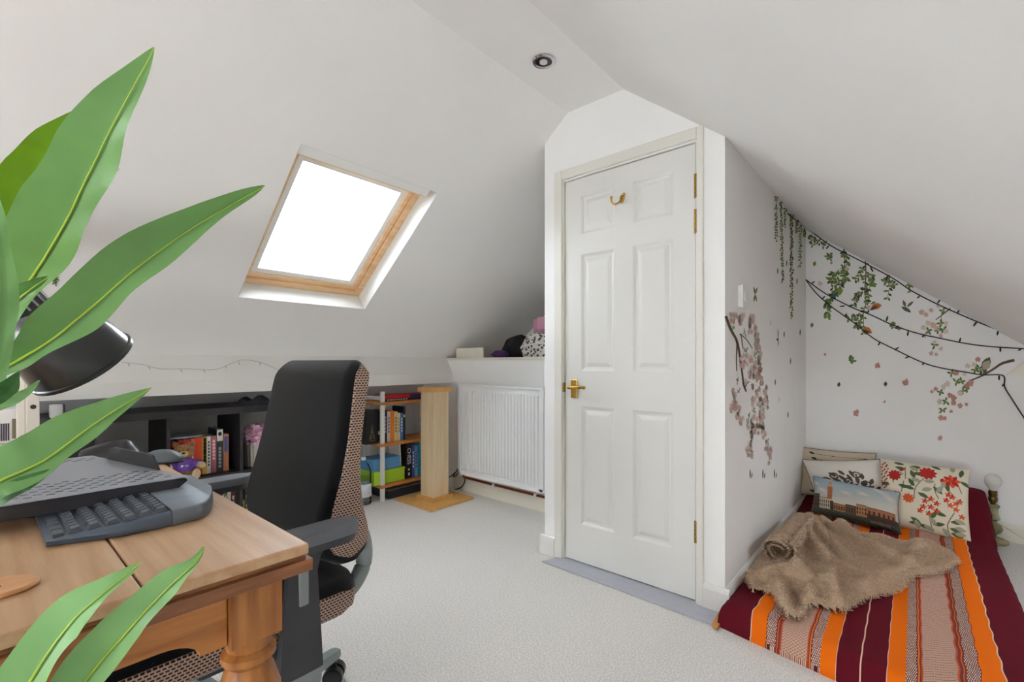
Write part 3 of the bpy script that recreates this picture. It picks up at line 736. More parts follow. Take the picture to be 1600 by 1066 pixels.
# arms
for sx in (1, -1):
    ax_ = CX + sx * 0.325
    pad = []
    for y in np.linspace(0.33, 0.585, 18):
        t = (y - 0.33) / 0.255; e = math.sqrt(max(0.01, 1 - (2 * t - 1) ** 6)); w = 0.042 * e
        pad.append([(ax_ - w, y, 0.664), (ax_ - w * 1.02, y, 0.676), (ax_ - w * 0.9, y, 0.685), (ax_, y, 0.688), (ax_ + w * 0.9, y, 0.685), (ax_ + w * 1.02, y, 0.676), (ax_ + w, y, 0.664)])
    hull('arm_pad', pad, PADM, ch)
    # under tray of the pad
    g = G()
    tray = []
    for y in np.linspace(0.335, 0.58, 14):
        t = (y - 0.335) / 0.245; e = math.sqrt(max(0.01, 1 - (2 * t - 1) ** 6)); w = 0.041 * e
        tray.append([(ax_ - w, y, 0.664), (ax_ + w, y, 0.664), (ax_ + w * 0.85, y, 0.646), (ax_ - w * 0.85, y, 0.646)])
    hull('arm_tray', tray, CHB, ch)
    xi = ax_ - sx * 0.004
    pst = []
    for z, y0, y1, th in ((0.655, 0.405, 0.515, 0.016), (0.63, 0.415, 0.490, 0.018), (0.60, 0.418, 0.482, 0.019), (0.52, 0.412, 0.486, 0.021), (0.44, 0.404, 0.490, 0.023), (0.392, 0.400, 0.492, 0.024)):
        pst.append([(xi - th, y0 + 0.012, z), (xi + th, y0, z), (xi + th * 1.1, (y0 + y1) / 2, z), (xi + th, y1, z), (xi - th, y1 - 0.006, z)])
    p = hull('arm_post', pst, CHB, ch)
    obj('slider_strip', G().rbox(xi + sx * 0.019 - 0.004, xi + sx * 0.019 + 0.005, 0.440, 0.462, 0.535, 0.645, 0.004), CHG, p)
    obj('arm_bracket', G().rbox(min(xi - sx * 0.20, xi + sx * 0.028), max(xi - sx * 0.20, xi + sx * 0.028), 0.402, 0.492, 0.352, 0.394, 0.012), CHG, ch, True)
# column and star base
obj('tilt_mechanism', G().rbox(CX - 0.11, CX + 0.11, CY - 0.12, CY + 0.13, 0.33, 0.405, 0.012), CHB, ch)
obj('gas_column', G().cyl((CX, CY, 0.09), (CX, CY, 0.34), 0.026, n=18), CHB, ch, True)
hub = obj('hub', G().lathe([(0.045, 0.085), (0.055, 0.10), (0.05, 0.15), (0.032, 0.165)], 24, Matrix.Translation((CX, CY, 0))), CHG, ch, True)
for k in range(5):
    a = math.radians(110 + 72 * k); d = Vector((math.cos(a), math.sin(a), 0)); n = Vector((-d.y, d.x, 0)); o = Vector((CX, CY, 0))
    secs = []
    for r, w, z0, z1 in ((0.02, 0.034, 0.10, 0.155), (0.12, 0.030, 0.098, 0.142), (0.25, 0.025, 0.092, 0.122), (0.345, 0.021, 0.085, 0.108), (0.362, 0.014, 0.086, 0.104)):
        c0 = o + d * r
        secs.append([c0 - n * w + Vector((0, 0, z0)), c0 - n * w * 0.75 + Vector((0, 0, z1)), c0 + n * w * 0.75 + Vector((0, 0, z1)), c0 + n * w + Vector((0, 0, z0))])
    hull('base_arm', secs, CHG, ch)
    cc = o + d * 0.345 + Vector((0, 0, 0.031)); n2 = Vector((math.cos(a + 0.5), math.sin(a + 0.5), 0))
    cs_ = obj('castor', G().cyl(cc + n2 * 0.006, cc + n2 * 0.028, 0.031, n=22).cyl(cc - n2 * 0.028, cc - n2 * 0.006, 0.031, n=22).cyl(cc + Vector((0, 0, 0.02)), cc + Vector((0, 0, 0.062)), 0.008, n=10), mat('castor_black', (24, 24, 26), 0.35), ch, True)
    for q in (1, -1):
        obj('castor_cap', G().cyl(cc + n2 * q * 0.0285, cc + n2 * q * 0.030, 0.024, n=20), mat('castor_cap', (44, 44, 48), 0.4), cs_, True)
# ================================================================ BOOKCASE IN THE EAVES
BCB = mat('black_brown_laminate', (40, 38, 40), 0.5, var=0.15, vscale=30, vstretch=(1, 0.1, 1))
BX0, BX1 = -3.345, -2.955
bc = thing('cube_bookcase', 'long low black-brown cube bookcase set in the eaves', 'bookcase', (-3.15, 0.655, 0))
vy = [-0.047, 0.304, 0.655, 1.006, 1.357]
obj('top_board', G().box(BX0, BX1, vy[0] - 0.03, vy[4] + 0.03, 0.752, 0.79), BCB, bc)
obj('bottom_board', G().box(BX0, BX1, vy[0] - 0.03, vy[4] + 0.03, 0.0, 0.038), BCB, bc)
obj('shelf', G().box(BX0, BX1, vy[0], vy[4], 0.400, 0.416), BCB, bc)
for i, y in enumerate(vy):
    w = 0.022 if i in (0, 4) else 0.008
    obj('upright', G().box(BX0, BX1, y - w, y + w, 0.416, 0.752), BCB, bc); obj('upright', G().box(BX0, BX1, y - w, y + w, 0.038, 0.400), BCB, bc)

PAGES = mat('book_pages', (226, 219, 200), 0.9)
def book(y0, y1, z0, h, x_front, depth, col, label, group, tilt=0.0, title=None, bands=(), rough=0.5, horizontal=False, label_parts=None):
    """upright book with its spine towards +X; y0..y1 thickness"""
    o = Vector(((x_front - depth / 2), (y0 + y1) / 2, z0))
    key = 'cover_%s' % (col if isinstance(col, str) else '%02x%02x%02x' % tuple(col))
    m = mat(key, col, rough)
    t = y1 - y0; g = G()
    R = Matrix.Translation(o) @ Matrix.Rotation(tilt, 4, 'X')
    b = min(0.0025, t * 0.15)
    g.box(-depth / 2, depth / 2, -t / 2, -t / 2 + b, 0, h, R).box(-depth / 2, depth / 2, t / 2 - b, t / 2, 0, h, R).box(depth / 2 - b, depth / 2, -t / 2 + b, t / 2 - b, 0, h, R)
    bk = obj('book', g, m); bk.matrix_world = Matrix.Identity(4)
    tag(bk, label, 'book', group)
    obj('page_block', G().box(-depth / 2 + 0.004, depth / 2 - b, -t / 2 + b, t / 2 - b, 0.003, h - 0.003, R), PAGES, bk)
    for (f0, f1, c, wd) in bands:
        mm = mat('print_%02x%02x%02x' % tuple(c), c, 0.5)
        obj('spine_print', G().box(depth / 2, depth / 2 + 0.0006, -t / 2 * wd, t / 2 * wd, h * f0, h * f1, R), mm, bk)
    if title:
        mm = mat('print_%02x%02x%02x' % tuple(title[1]), title[1], 0.5)
        Mt = R @ frame((depth / 2 + 0.0008, 0, h * title[3]), (0, 0, -1), (0, 1, 0), (1, 0, 0))
        obj('title', text_geo(title[0], title[2], Mt), mm, bk)
    return bk
def py(px, X): return at_x(px, 600, X).y
def lines(n, f0, f1, c):
    out = []; k = (f1 - f0) / n
    for i in range(n): out.append((f0 + k * i, f0 + k * (i + 0.7), c, 0.42))
    return out
# upper cube, row of books
XF_ = -3.03
row = [(265.5, 270, 0.205, (190, 40, 36), 'red book at the left end of the bookcase row', ()),
       (270, 279, 0.200, (42, 40, 40), 'black box-like book behind the teddy bear', ()),
       (279, 288, 0.205, (205, 44, 38), 'bright red book above the teddy bear head', ((0.86, 0.93, (150, 24, 22), 0.9),)),
       (288, 297, 0.206, (214, 74, 70), 'pinkish red book just right of the bear head', lines(4, 0.3, 0.8, (235, 200, 190))),
       (298.5, 304.5, 0.208, (222, 96, 70), 'salmon book with white spine lettering', lines(6, 0.25, 0.9, (250, 235, 225))),
       (304.5, 316, 0.210, (226, 72, 22), 'thick orange book in the bookcase row', ((0.3, 0.34, (245, 190, 120), 0.8),)),
       (316.5, 323.5, 0.210, (214, 176, 60), 'yellow book with black spine panel', ((0.25, 0.98, (30, 28, 24), 0.66),) + tuple(lines(7, 0.3, 0.92, (230, 200, 90)))),
       (323.5, 329.5, 0.210, (222, 220, 216), 'white book with thin dark spine lettering', lines(8, 0.2, 0.9, (60, 60, 64))),
       (330, 338.5, 0.210, (170, 96, 104), 'dusty pink book with pale spine lettering', lines(6, 0.35, 0.92, (225, 190, 190))),
       (338.8, 348.5, 0.246, (44, 58, 60), 'tall dark book with a white portrait on its spine', ((0.72, 0.985, (226, 226, 222), 0.98),) + tuple(lines(6, 0.1, 0.6, (150, 160, 160)))),
       (349, 357.5, 0.213, (188, 120, 84), 'brown book with a blue label on its spine', ((0.52, 0.94, (70, 96, 160), 0.6),))]
for a, b, h, c, lab, bands in row:
    bk = book(py(a, XF_), py(b, XF_) - 0.0008, 0.4165, h, XF_, 0.155, c, lab, 'books in the upper bookcase cube', bands=bands)
    if 'portrait' in lab:
        yy = (py(a, XF_) + py(b, XF_)) / 2
        obj('portrait_print', G().lathe([(0.0095, 0), (0.008, 0.0003)], 12, frame((XF_ + 0.0007, yy, 0.4165 + 0.218), (0, 1, 0), (0, 0, 1.3), (1, 0, 0))), mat('print_1e1e20', (40, 40, 42), 0.5), bk)
# magazine lying on the books
mg = obj('magazine', G().rbox(-3.19, -3.05, py(268, XF_), py(318, XF_), 0.6275, 0.6355, 0.001), mat('pale_blue_paper', (186, 200, 206), 0.6)); tag(mg, 'pale grey-blue magazine lying across the row of books', 'magazine')
# lower cubes
for i, (a, b, h, c, lab) in enumerate([(345, 351, 0.20, (196, 110, 56), 'orange paperback in the lower cube above the armrest'), (351, 355, 0.19, (70, 110, 64), 'green paperback in the lower cube above the armrest'), (355.5, 361, 0.185, (208, 204, 196), 'white paperback in the lower cube beside the green one'), (361, 368, 0.18, (96, 52, 44), 'brown paperback at the right end of the lower cube')]):
    book(py(a, XF_), py(b, XF_) - 0.0008, 0.0385, h + 0.08, XF_, 0.15, c, lab, 'books in the lower left cube', bands=lines(4, 0.4, 0.9, (225, 215, 200)))
for i, (a, b, h, c, lab, bd) in enumerate([(377.5, 382, 0.185, (176, 168, 74), 'olive yellow book at the left of the lower right cube', (40, 40, 30)), (382.5, 389, 0.245, (64, 62, 40), 'dark olive book in the lower right cube', (206, 196, 90)), (389, 392.5, 0.262, (214, 206, 120), 'pale yellow tall thin book in the lower right cube', (150, 140, 60)),
        (392.8, 398.5, 0.215, (206, 176, 150), 'beige book in the lower right cube', (110, 80, 60)), (398.8, 404.5, 0.262, (38, 98, 160), 'tall blue book in the lower right cube', (190, 210, 230)), (405, 411, 0.23, (206, 150, 130), 'salmon and brown book in the lower right cube', (60, 46, 40)), (411.3, 416, 0.24, (214, 214, 204), 'white book with green top in the lower right cube', (60, 130, 70)), (416.2, 421, 0.235, (40, 124, 104), 'teal green book at the right of the lower cube', (200, 220, 210))]):
    book(py(a, XF_), py(b, XF_) - 0.0008, 0.0385, h, XF_, 0.16, c, lab, 'books in the lower right cube', bands=lines(6, 0.25, 0.9, bd))
obj_card = obj('photo_card', G().prism([(-3.22, 1.285, 0.4165), (-3.20, 1.345, 0.4165), (-3.23, 1.345, 0.60), (-3.25, 1.285, 0.60)], (0.003, 0, 0)), mat('pale_teal_card', (150, 186, 190), 0.6)); tag(obj_card, 'pale teal card leaning behind the flower pot', 'card')

# ---------------------------------------------------------------- teddy bear
FUR = mat('golden_bear_plush', (168, 118, 60), 0.95, var=0.25, vscale=60, bump=0.8, bscale=220, sheen=0.4)
FURL = mat('pale_bear_plush', (222, 196, 152), 0.95, var=0.12, vscale=60, bump=0.8, bscale=220, sheen=0.4)
PUR = mat('purple_jersey', (112, 74, 168), 0.85, var=0.08, vscale=40, bump=0.2, bscale=500)
tb = at_x(291, 738, -2.962); tb.z = 0.4165
tx, ty, tz = -2.985, tb.y, 0.4165
bear = thing('teddy_bear', 'small golden teddy bear in a purple shirt sitting on the bookcase shelf', 'teddy bear', (tx, ty, tz))
fc = Rv * -1 * 0 + Vector((1, -0.25, 0)).normalized()   # facing direction
sd = Vector((-fc.y, fc.x, 0))
def tp(f, s, z): return Vector((tx, ty, tz)) + fc * f + sd * s + Vector((0, 0, z))
g = G().sphere(tp(0, 0, 0.055), 0.05, 16, 12, (0.85, 0.95, 1.1))
obj('body', g, FUR, bear, True)
obj('shirt', G().sphere(tp(0.002, 0, 0.070), 0.051, 18, 12, (0.9, 1.02, 0.9)).sphere(tp(0.012, 0.050, 0.082), 0.024, 12, 8, (1, 1.3, 0.9)).sphere(tp(0.012, -0.050, 0.078), 0.024, 12, 8, (1, 1.2, 0.95)), PUR, bear, True)
hd = obj('head', G().sphere(tp(0.006, -0.006, 0.150), 0.044, 18, 12, (0.95, 1.1, 0.92)), FUR, bear, True)
for s in (1, -1): obj('ear', G().sphere(tp(-0.004, -0.006 + s * 0.036, 0.186), 0.016, 12, 8, (0.5, 1, 1)), FUR, hd, True)
mz = obj('muzzle', G().sphere(tp(0.040, -0.006, 0.142), 0.021, 12, 8, (0.9, 1.1, 0.8)), FURL, hd, True)
obj('nose', G().sphere(tp(0.060, -0.006, 0.149), 0.007, 10, 6, (0.6, 1.2, 0.8)), mat('nose_black', (22, 16, 14), 0.4), hd, True)
for s in (1, -1): obj('eye', G().sphere(tp(0.040, -0.006 + s * 0.018, 0.163), 0.0042, 8, 6), mat('nose_black', (22, 16, 14), 0.4), hd, True)
for s in (1, -1):
    obj('arm', G().tube(smoothpath([tp(0.015, s * 0.055, 0.08), tp(0.03, s * 0.072, 0.07), tp(0.045, s * 0.078, 0.075)], 4), [0.017, 0.018, 0.018, 0.018, 0.019, 0.018, 0.018, 0.018, 0.015], 10), FURL, bear, True)
    lgp = obj('leg', G().sphere(tp(0.028, s * 0.046, 0.024), 0.024, 14, 10, (1.3, 1, 1)), FUR, bear, True)
    obj('foot_pad', G().sphere(tp(0.058, s * 0.050, 0.032), 0.023, 12, 8, (0.5, 0.9, 1.25)), FURL, lgp, True)
obj('shirt_emblem', G().lathe([(0.007, 0), (0.006, 0.0006)], 12, frame(tp(0.0465, -0.012, 0.078), sd, (0, 0, 1), fc)).box(-0.009, 0.009, -0.0015, 0.0015, 0, 0.0006, frame(tp(0.0468, 0.008, 0.081), sd, (0, 0, 1), fc)).box(-0.008, 0.008, -0.0012, 0.0012, 0, 0.0006, frame(tp(0.0462, 0.008, 0.074), sd, (0, 0, 1), fc)), mat('white_print', (236, 232, 240), 0.6), bear)

# ---------------------------------------------------------------- flower pot
fp = at_x(401, 722, -3.06); fpx, fpy = -3.06, fp.y
pot = thing('hydrangea_pot', 'pink cloth hydrangea in a ribbed silver pot on the bookcase shelf', 'flower pot', (fpx, fpy, 0.4165))
n = 48; P = []
for z, r in ((0.0, 0.070), (0.005, 0.073), (0.14, 0.077), (0.148, 0.078), (0.148, 0.070), (0.12, 0.069)):
    P.append([(fpx + (r - 0.002 * (k % 2)) * math.cos(2 * math.pi * k / n), fpy + (r - 0.002 * (k % 2)) * math.sin(2 * math.pi * k / n), 0.4165 + z) for k in range(n)])
g = G().grid(P, closed_v=True); g.f.append(tuple(range(n)))
obj('pot', g, mat('ribbed_silver', (196, 192, 184), 0.3, 0.75), pot, True, sharp=15)
PK = mat('pink_petals', (200, 142, 172), 0.7, var=0.18, vscale=25); PK2 = mat('pale_pink_petals', (226, 186, 206), 0.7)
for m, cnt, nm in ((PK, 150, 'petals'), (PK2, 90, 'pale_petals')):
    g = G()
    for i in range(cnt):
        d = Vector((random.gauss(0, 1), random.gauss(0, 1), random.gauss(0.25, 0.8))).normalized()
        c0 = Vector((fpx + 0.012, fpy + 0.004, 0.600)) + Vector((d.x * 0.088, d.y * 0.094, d.z * 0.072)) * random.uniform(0.75, 1.0)
        a = d.orthogonal().normalized(); b = d.cross(a); w = random.uniform(0, 6.28)
        for k in range(4):
            e = w + k * math.pi / 2; u = (a * math.cos(e) + b * math.sin(e)); v = d.cross(u); L_ = random.uniform(0.016, 0.024)
            g.add([c0, c0 + u * L_ * 0.6 + v * L_ * 0.45 + d * 0.004, c0 + u * L_ + d * random.uniform(0, 0.01), c0 + u * L_ * 0.6 - v * L_ * 0.45 + d * 0.004], [(0, 1, 2, 3)])
    o_ = obj(nm, g, m, pot); o_['kind'] = 'stuff'
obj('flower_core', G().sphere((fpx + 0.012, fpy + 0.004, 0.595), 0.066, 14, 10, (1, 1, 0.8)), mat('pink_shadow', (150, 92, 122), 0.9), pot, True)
g = G()
for w in (0.4, 2.2, 4.1): 
    d = Vector((math.cos(w), math.sin(w), 0)); s_ = Vector((-d.y, d.x, 0)); c0 = Vector((fpx, fpy, 0.575))
    g.add([c0 + d * 0.05, c0 + d * 0.085 + s_ * 0.03, c0 + d * 0.115 - Vector((0, 0, 0.03)), c0 + d * 0.085 - s_ * 0.03], [(0, 1, 2, 3)])
obj('green_leaves', g, mat('olive_leaf', (92, 104, 50), 0.6), pot)['kind'] = 'stuff'

# ---------------------------------------------------------------- things on the bookcase top
c = at_x(402, 626, -3.1); g = G(); P = []
for i in range(13):
    P.append([])
    for j in range(9):
        u = i / 12 * 2 - 1; v = j / 8 * 2 - 1
        e = max(0, 1 - u * u) ** 0.5 * max(0, 1 - v * v) ** 0.5
        P[-1].append((-3.12 + v * 0.07, c.y + u * 0.12, 0.7905 + e * (0.035 + 0.02 * math.sin(u * 7 + v * 4))))
tag(obj('crumpled_cloth', g.grid(P), mat('charcoal_cloth', (74, 74, 86), 0.9), smooth=True), 'crumpled charcoal cloth on top of the black bookcase', 'cloth')
c = at_x(86, 655, -3.0)
rt = thing('router', 'small white plastic box standing on the black bookcase', 'router', (-3.0, c.y, 0.79))
obj('case', G().rbox(-3.03, -2.97, c.y - 0.018, c.y + 0.026, 0.7905, 0.858, 0.008), WHITEP, rt, True)
obj('side_panel', G().rbox(-3.026, -2.974, c.y + 0.0265, c.y + 0.03, 0.797, 0.852, 0.001), mat('dark_vent', (60, 60, 62), 0.5), rt)
# dark bin between desk and bookcase
c = at_d(84, 700, 1.98)
bn = thing('waste_bin', 'dark grey rounded bin standing behind the desk', 'bin', (c.x, c.y, 0))
M = Matrix.Translation((c.x, c.y, 0))
obj('body', G().lathe([(0.10, 0), (0.108, 0.01), (0.118, 0.3), (0.128, 0.58), (0.132, 0.70), (0.128, 0.78), (0.118, 0.80), (0.0, 0.802)], 36, M, cap=False), mat('dark_bin_plastic', (52, 50, 60), 0.5), bn, True)
obj('rim', G().lathe([(0.1305, 0.70), (0.1345, 0.705), (0.1345, 0.715), (0.1305, 0.72)], 36, M, cap=False), mat('bin_rim', (40, 36, 46), 0.4), bn, True)

# ---------------------------------------------------------------- white shelving behind the desk
WHT = mat('white_painted_wood', (226, 222, 212), 0.5)
wsx, wsy = -1.915, 0.1
ws = thing('white_shelf_unit', 'tall white shelf unit with a wooden shelf behind the desk', 'shelf unit', (wsx - 0.15, -0.25, 0))
def pyl(px): return at_x(px, 600, wsx).y
ya, yb, yc = pyl(27), pyl(41), pyl(62)
obj('post', G().rbox(wsx - 0.035, wsx, yb + 0.001, yc, 0, 1.46, 0.002), WHT, ws)
obj('post', G().rbox(wsx - 0.065, wsx - 0.04, ya, yb, 0, 1.46, 0.002), WHT, ws)
for x, y in ((wsx - 0.33, yb), (wsx, -0.62), (wsx - 0.33, -0.62)): obj('post', G().rbox(x - 0.035, x, y, y + 0.04, 0, 1.46, 0.002), WHT, ws)
for z, m in ((0.792, WHT), (1.40, WHT), (0.32, WHT)): obj('shelf', G().box(wsx - 0.36, wsx - 0.066, -0.6, yb, z, z + 0.02), m, ws)
obj('wooden_shelf', G().box(wsx - 0.36, wsx - 0.012, -0.6, yb, 1.058, 1.086), wood('beech_shelf', (206, 150, 96), (184, 122, 70), 0.45, 'Y', 9, 10), ws)['label'] = 'honey-coloured wooden shelf'
obj('screw_hole', G().lathe([(0.0065, 0), (0.0055, 0.0012), (0.003, 0.0008)], 14, frame((wsx + 0.0003, pyl(52), at_x(52, 636, wsx).z), (0, 1, 0), (0, 0, 1), (1, 0, 0))), mat('screw_dark', (70, 66, 60), 0.4, 0.6), ws)
# white vented box on its lower shelf
bx1 = wsx - 0.072; b1 = at_x(40, 690, bx1).y; b0 = b1 - 0.14
vb = thing('vented_box', 'white plastic box with slots and an olive window on the white shelf', 'box', (bx1 - 0.1, (b0 + b1) / 2, 0.812))
obj('case', G().rbox(bx1 - 0.2, bx1, b0, b1, 0.8125, 0.915, 0.008), WHITEP, vb, True)
for k in range(7):
    y = at_x(13.2 - k * 3.6, 670, bx1).y; obj('slot', G().box(bx1 - 0.002, bx1 + 0.0006, y - 0.0016, y + 0.0016, 0.822, 0.872), mat('slot_dark', (58, 56, 74), 0.6), vb)
obj('display_window', G().rbox(bx1 - 0.002, bx1 + 0.0008, at_x(18.5, 670, bx1).y, at_x(32, 670, bx1).y, 0.826, 0.884, 0.001), mat('olive_window', (120, 116, 92), 0.35), vb)
M = frame((bx1 - 0.06, at_x(14, 640, bx1).y, 0.9155 + 0.026 - 0.0175), (0, 1, 0), (0, 0, 1), (1, 0, 0))
tag(obj('tape_roll', G().lathe([(0.015, -0.012), (0.026, -0.012), (0.026, 0.012), (0.015, 0.012), (0.015, -0.012)], 28, M @ Matrix.Translation((0, 0.0175, 0)), cap=False), mat('pale_blue_tape', (140, 190, 206), 0.5), smooth=True), 'pale blue tape roll standing on the white vented box', 'tape')
# trailing green plant on top of the white shelf
c = at_x(84, 440, wsx - 0.03)
tpn = thing('trailing_plant', 'small trailing green plant hanging from the white shelf top', 'plant', (wsx - 0.1, c.y - 0.05, 1.42))
obj('pot', G().lathe([(0.04, 0), (0.05, 0.08), (0.046, 0.08), (0.04, 0.02)], 20, Matrix.Translation((wsx - 0.12, yb - 0.07, 1.4205))), mat('white_ceramic', (225, 222, 215), 0.4), tpn, True)
g = G(); stems = G()
for i in range(16):
    y0_ = c.y + random.uniform(-0.016, 0.012); x0_ = wsx + random.uniform(-0.04, 0.02); zend = c.z + random.uniform(-0.01, 0.05)
    pts = smoothpath([(wsx - 0.12, yb - 0.05, 1.50), (x0_ - 0.02, y0_ - 0.01, 1.50), (x0_, y0_, 1.42), (x0_, y0_ + random.uniform(-0.008, 0.012), zend)], 7)
    stems.tube(pts, 0.0012, 4)
    for p in pts[6:]:
        for q in range(7):
            d = Vector((random.gauss(0, 1), random.gauss(0, 1), random.gauss(-0.3, 0.6))).normalized() * random.uniform(0.008, 0.014); s_ = d.orthogonal().normalized() * 0.0022
            p2 = p + Vector((0, 0, random.uniform(-0.008, 0.008)))
            g.add([p2 - s_, p2 + s_, p2 + d], [(0, 1, 2)])
obj('stems', stems, mat('plant_stem', (84, 96, 40), 0.6), tpn)['kind'] = 'stuff'
obj('foliage', g, mat('moss_green', (88, 116, 34), 0.6, var=0.3, vscale=60), tpn)['kind'] = 'stuff'

# ---------------------------------------------------------------- pale fairy-light wire on the fascia
def fas(x, y): 
    n_ = Vector((0.139, 0, 0.085)).normalized(); p = at_plane(x, y, (XL, 0, 0.951), n_); return p + n_ * 0.004
wp = [fas(x, y) for x, y in ((190, 567), (220, 570), (250, 577), (290, 577), (335, 578), (360, 569), (380, 563), (410, 568), (447, 585))]
fl = thing('pale_light_string', 'thin clear fairy-light wire taped along the white fascia', 'string lights', tuple(wp[0]))
PWIRE = mat('pale_wire', (190, 186, 176), 0.5)
obj('wire', G().tube(smoothpath(wp, 6), 0.0016, 5), PWIRE, fl, True)
for x, y in ((200, 568), (232, 573), (282, 577), (318, 578), (352, 572), (372, 566), (405, 567)):
    p = fas(x, y); obj('bulb', G().tube([p, p + Vector((0.003, 0.004, -0.012)), p + Vector((0.004, 0.006, -0.026))], [0.002, 0.003, 0.002], 6), PWIRE, fl, True)

# ================================================================ SMALL METAL SHELF BY THE RADIATOR
BAM = wood('bamboo', (206, 138, 70), (182, 108, 46), 0.4, 'Y', 8, 10)
WMET = mat('white_metal', (224, 224, 220), 0.4)
X1, X0, Y0s, Y1s = -3.03, -3.27, 2.0, 2.54
sh = thing('metal_shelf', 'low white metal shelf with three bamboo boards beside the radiator', 'shelf unit', (-3.15, 2.25, 0))
for x in (X0, X1):
    for y in (Y0s, Y1s): obj('post', G().box(x - 0.011, x + 0.011, y - 0.014, y + 0.014, 0, 0.825 if x == X1 else 0.79), WMET, sh)
for y in (Y0s, Y1s):
    for z in (0.80 if True else 0, 0.50, 0.19): obj('cross_rail', G().box(X0 + 0.011, X1 - 0.011, y - 0.011, y + 0.011, z, z + 0.022 if z < 0.7 else 0.785), WMET, sh) if z < 0.7 else obj('cross_rail', G().box(X0 + 0.011, X1 - 0.011, y - 0.011, y + 0.011, 0.765, 0.787), WMET, sh)
ZB = [0.121, 0.434, 0.748]
for z in ZB: obj('board', G().rbox(X0 + 0.0, X1 + 0.018, Y0s + 0.015 if z > 9 else Y0s - 0.02, Y1s + 0.02, z - 0.024, z, 0.004), BAM, sh)
XB = X1 - 0.02
def pb(px): return at_x(px, 640, XB).y
# top: two books lying flat
def flat_book(y0, y1, z0, t, x0, x1, col, lab, bands):
    m = mat('cover_%02x%02x%02x' % tuple(col), col, 0.45)
    g = G().box(x0, x1, y0, y1, z0, z0 + 0.002).box(x0, x1, y0, y1, z0 + t - 0.002, z0 + t).box(x1 - 0.002, x1, y0, y1, z0 + 0.002, z0 + t - 0.002)
    bk = obj('book', g, m); tag(bk, lab, 'book', 'books lying on the metal shelf')
    obj('page_block', G().box(x0 + 0.004, x1 - 0.002, y0 + 0.003, y1 - 0.003, z0 + 0.002, z0 + t - 0.002), PAGES, bk)
    for a, b, c, hh in bands: obj('spine_print', G().box(x1, x1 + 0.0006, lerp(y0, y1, a), lerp(y0, y1, b), z0 + t * (0.5 - hh / 2), z0 + t * (0.5 + hh / 2)), mat('print_%02x%02x%02x' % tuple(c), c, 0.5), bk)
y0b, y1b = pb(602), pb(668)
flat_book(y0b, y1b, ZB[2] + 0.0005, 0.018, -3.22, XB, (24, 24, 28), 'black book with white lettering lying at the bottom of the pair', [(0.04 + 0.06 * k, 0.085 + 0.06 * k, (225, 225, 225), 0.4) for k in range(8)])
flat_book(y0b, y1b, ZB[2] + 0.0190, 0.026, -3.20, XB, (206, 34, 36), 'red and purple book lying on the black book', [(0.56, 1.0, (60, 40, 110), 0.98)])
# middle books
for a, b, h, c, lab, bd in [(600.5, 604.5, 0.245, (58, 50, 66), 'dark purple book on the middle bamboo board', (200, 190, 200)), (605, 610.5, 0.235, (206, 196, 190), 'pale grey book on the middle bamboo board', (120, 110, 110)), (611, 615.5, 0.238, (236, 120, 20), 'orange book on the middle bamboo board', (240, 140, 40)), (616, 621.5, 0.228, (222, 196, 140), 'cream book on the middle bamboo board', (140, 110, 60)), (622, 625.5, 0.215, (226, 216, 190), 'ivory book on the middle bamboo board', (150, 140, 120)), (626, 630, 0.212, (70, 120, 176), 'blue book on the middle bamboo board', (220, 230, 240)), (630.3, 633.5, 0.262, (26, 28, 40), 'black book with a yellow band on the middle bamboo board', (230, 200, 40))]:
    book(pb(a), pb(b) - 0.001, ZB[1] + 0.0005, h, XB, 0.15, c, lab, 'books on the middle bamboo board', bands=lines(5, 0.3, 0.85, bd) if 'yellow band' not in lab else [(0.68, 0.76, bd, 1.0)])
blk = obj('album', G().box(-3.25, -3.07, pb(578) - 0.02, pb(594) - 0.005, ZB[1] + 0.0005, ZB[1] + 0.25), mat('black_album', (20, 19, 20), 0.5)); tag(blk, 'black album with a golden tree print left of the books', 'album')
g = G()
for k in range(60):
    t = random.random(); a0 = random.uniform(-1, 1) * (1 - t) * 0.028; yy = pb(592) - 0.047 + a0
    g.box(-3.069, -3.0685, yy, yy + 0.0035, ZB[1] + 0.02 + t * 0.12, ZB[1] + 0.024 + t * 0.12)
obj('tree_print', g, mat('gold_print', (196, 150, 96), 0.5), blk)['kind'] = 'stuff'
# bottom: boxes and chess books
bl = thing('storage_box', 'sky-blue box lying on the lowest bamboo board', 'box', (-3.14, pb(610), ZB[0]))
obj('box_body', G().rbox(-3.24, XB - 0.01, pb(584), pb(627), ZB[0] + 0.103, ZB[0] + 0.192, 0.004), mat('sky_blue_card', (92, 152, 200), 0.55), bl)
lm = thing('lime_box', 'lime green box under the sky-blue box', 'box', (-3.14, pb(610), ZB[0]))
obj('box_body', G().rbox(-3.24, XB + 0.005, pb(584), pb(632), ZB[0] + 0.0005, ZB[0] + 0.098, 0.004), mat('lime_card', (172, 212, 52), 0.55), lm)
obj('box_lid', G().rbox(-3.243, XB + 0.008, pb(584) - 0.002, pb(632) + 0.002, ZB[0] + 0.086, ZB[0] + 0.102, 0.002), mat('lime_card', (172, 212, 52), 0.55), lm)
book(pb(629.5), pb(631) - 0.0005, ZB[0] + 0.103, 0.19, XB - 0.03, 0.15, (226, 224, 218), 'thin white book leaning beside the chess book', 'books on the lowest bamboo board', tilt=-0.10 + 0.16)
book(pb(634.5), pb(643.5), ZB[0] + 0.0005, 0.285, XB, 0.18, (18, 18, 20), 'black chess book with large white title on its spine', 'books on the lowest bamboo board', title=('CHESS', (240, 240, 240), 0.046, 0.62), bands=[(0.22, 0.27, (240, 240, 240), 0.3), (0.08, 0.16, (240, 240, 240), 0.25)])
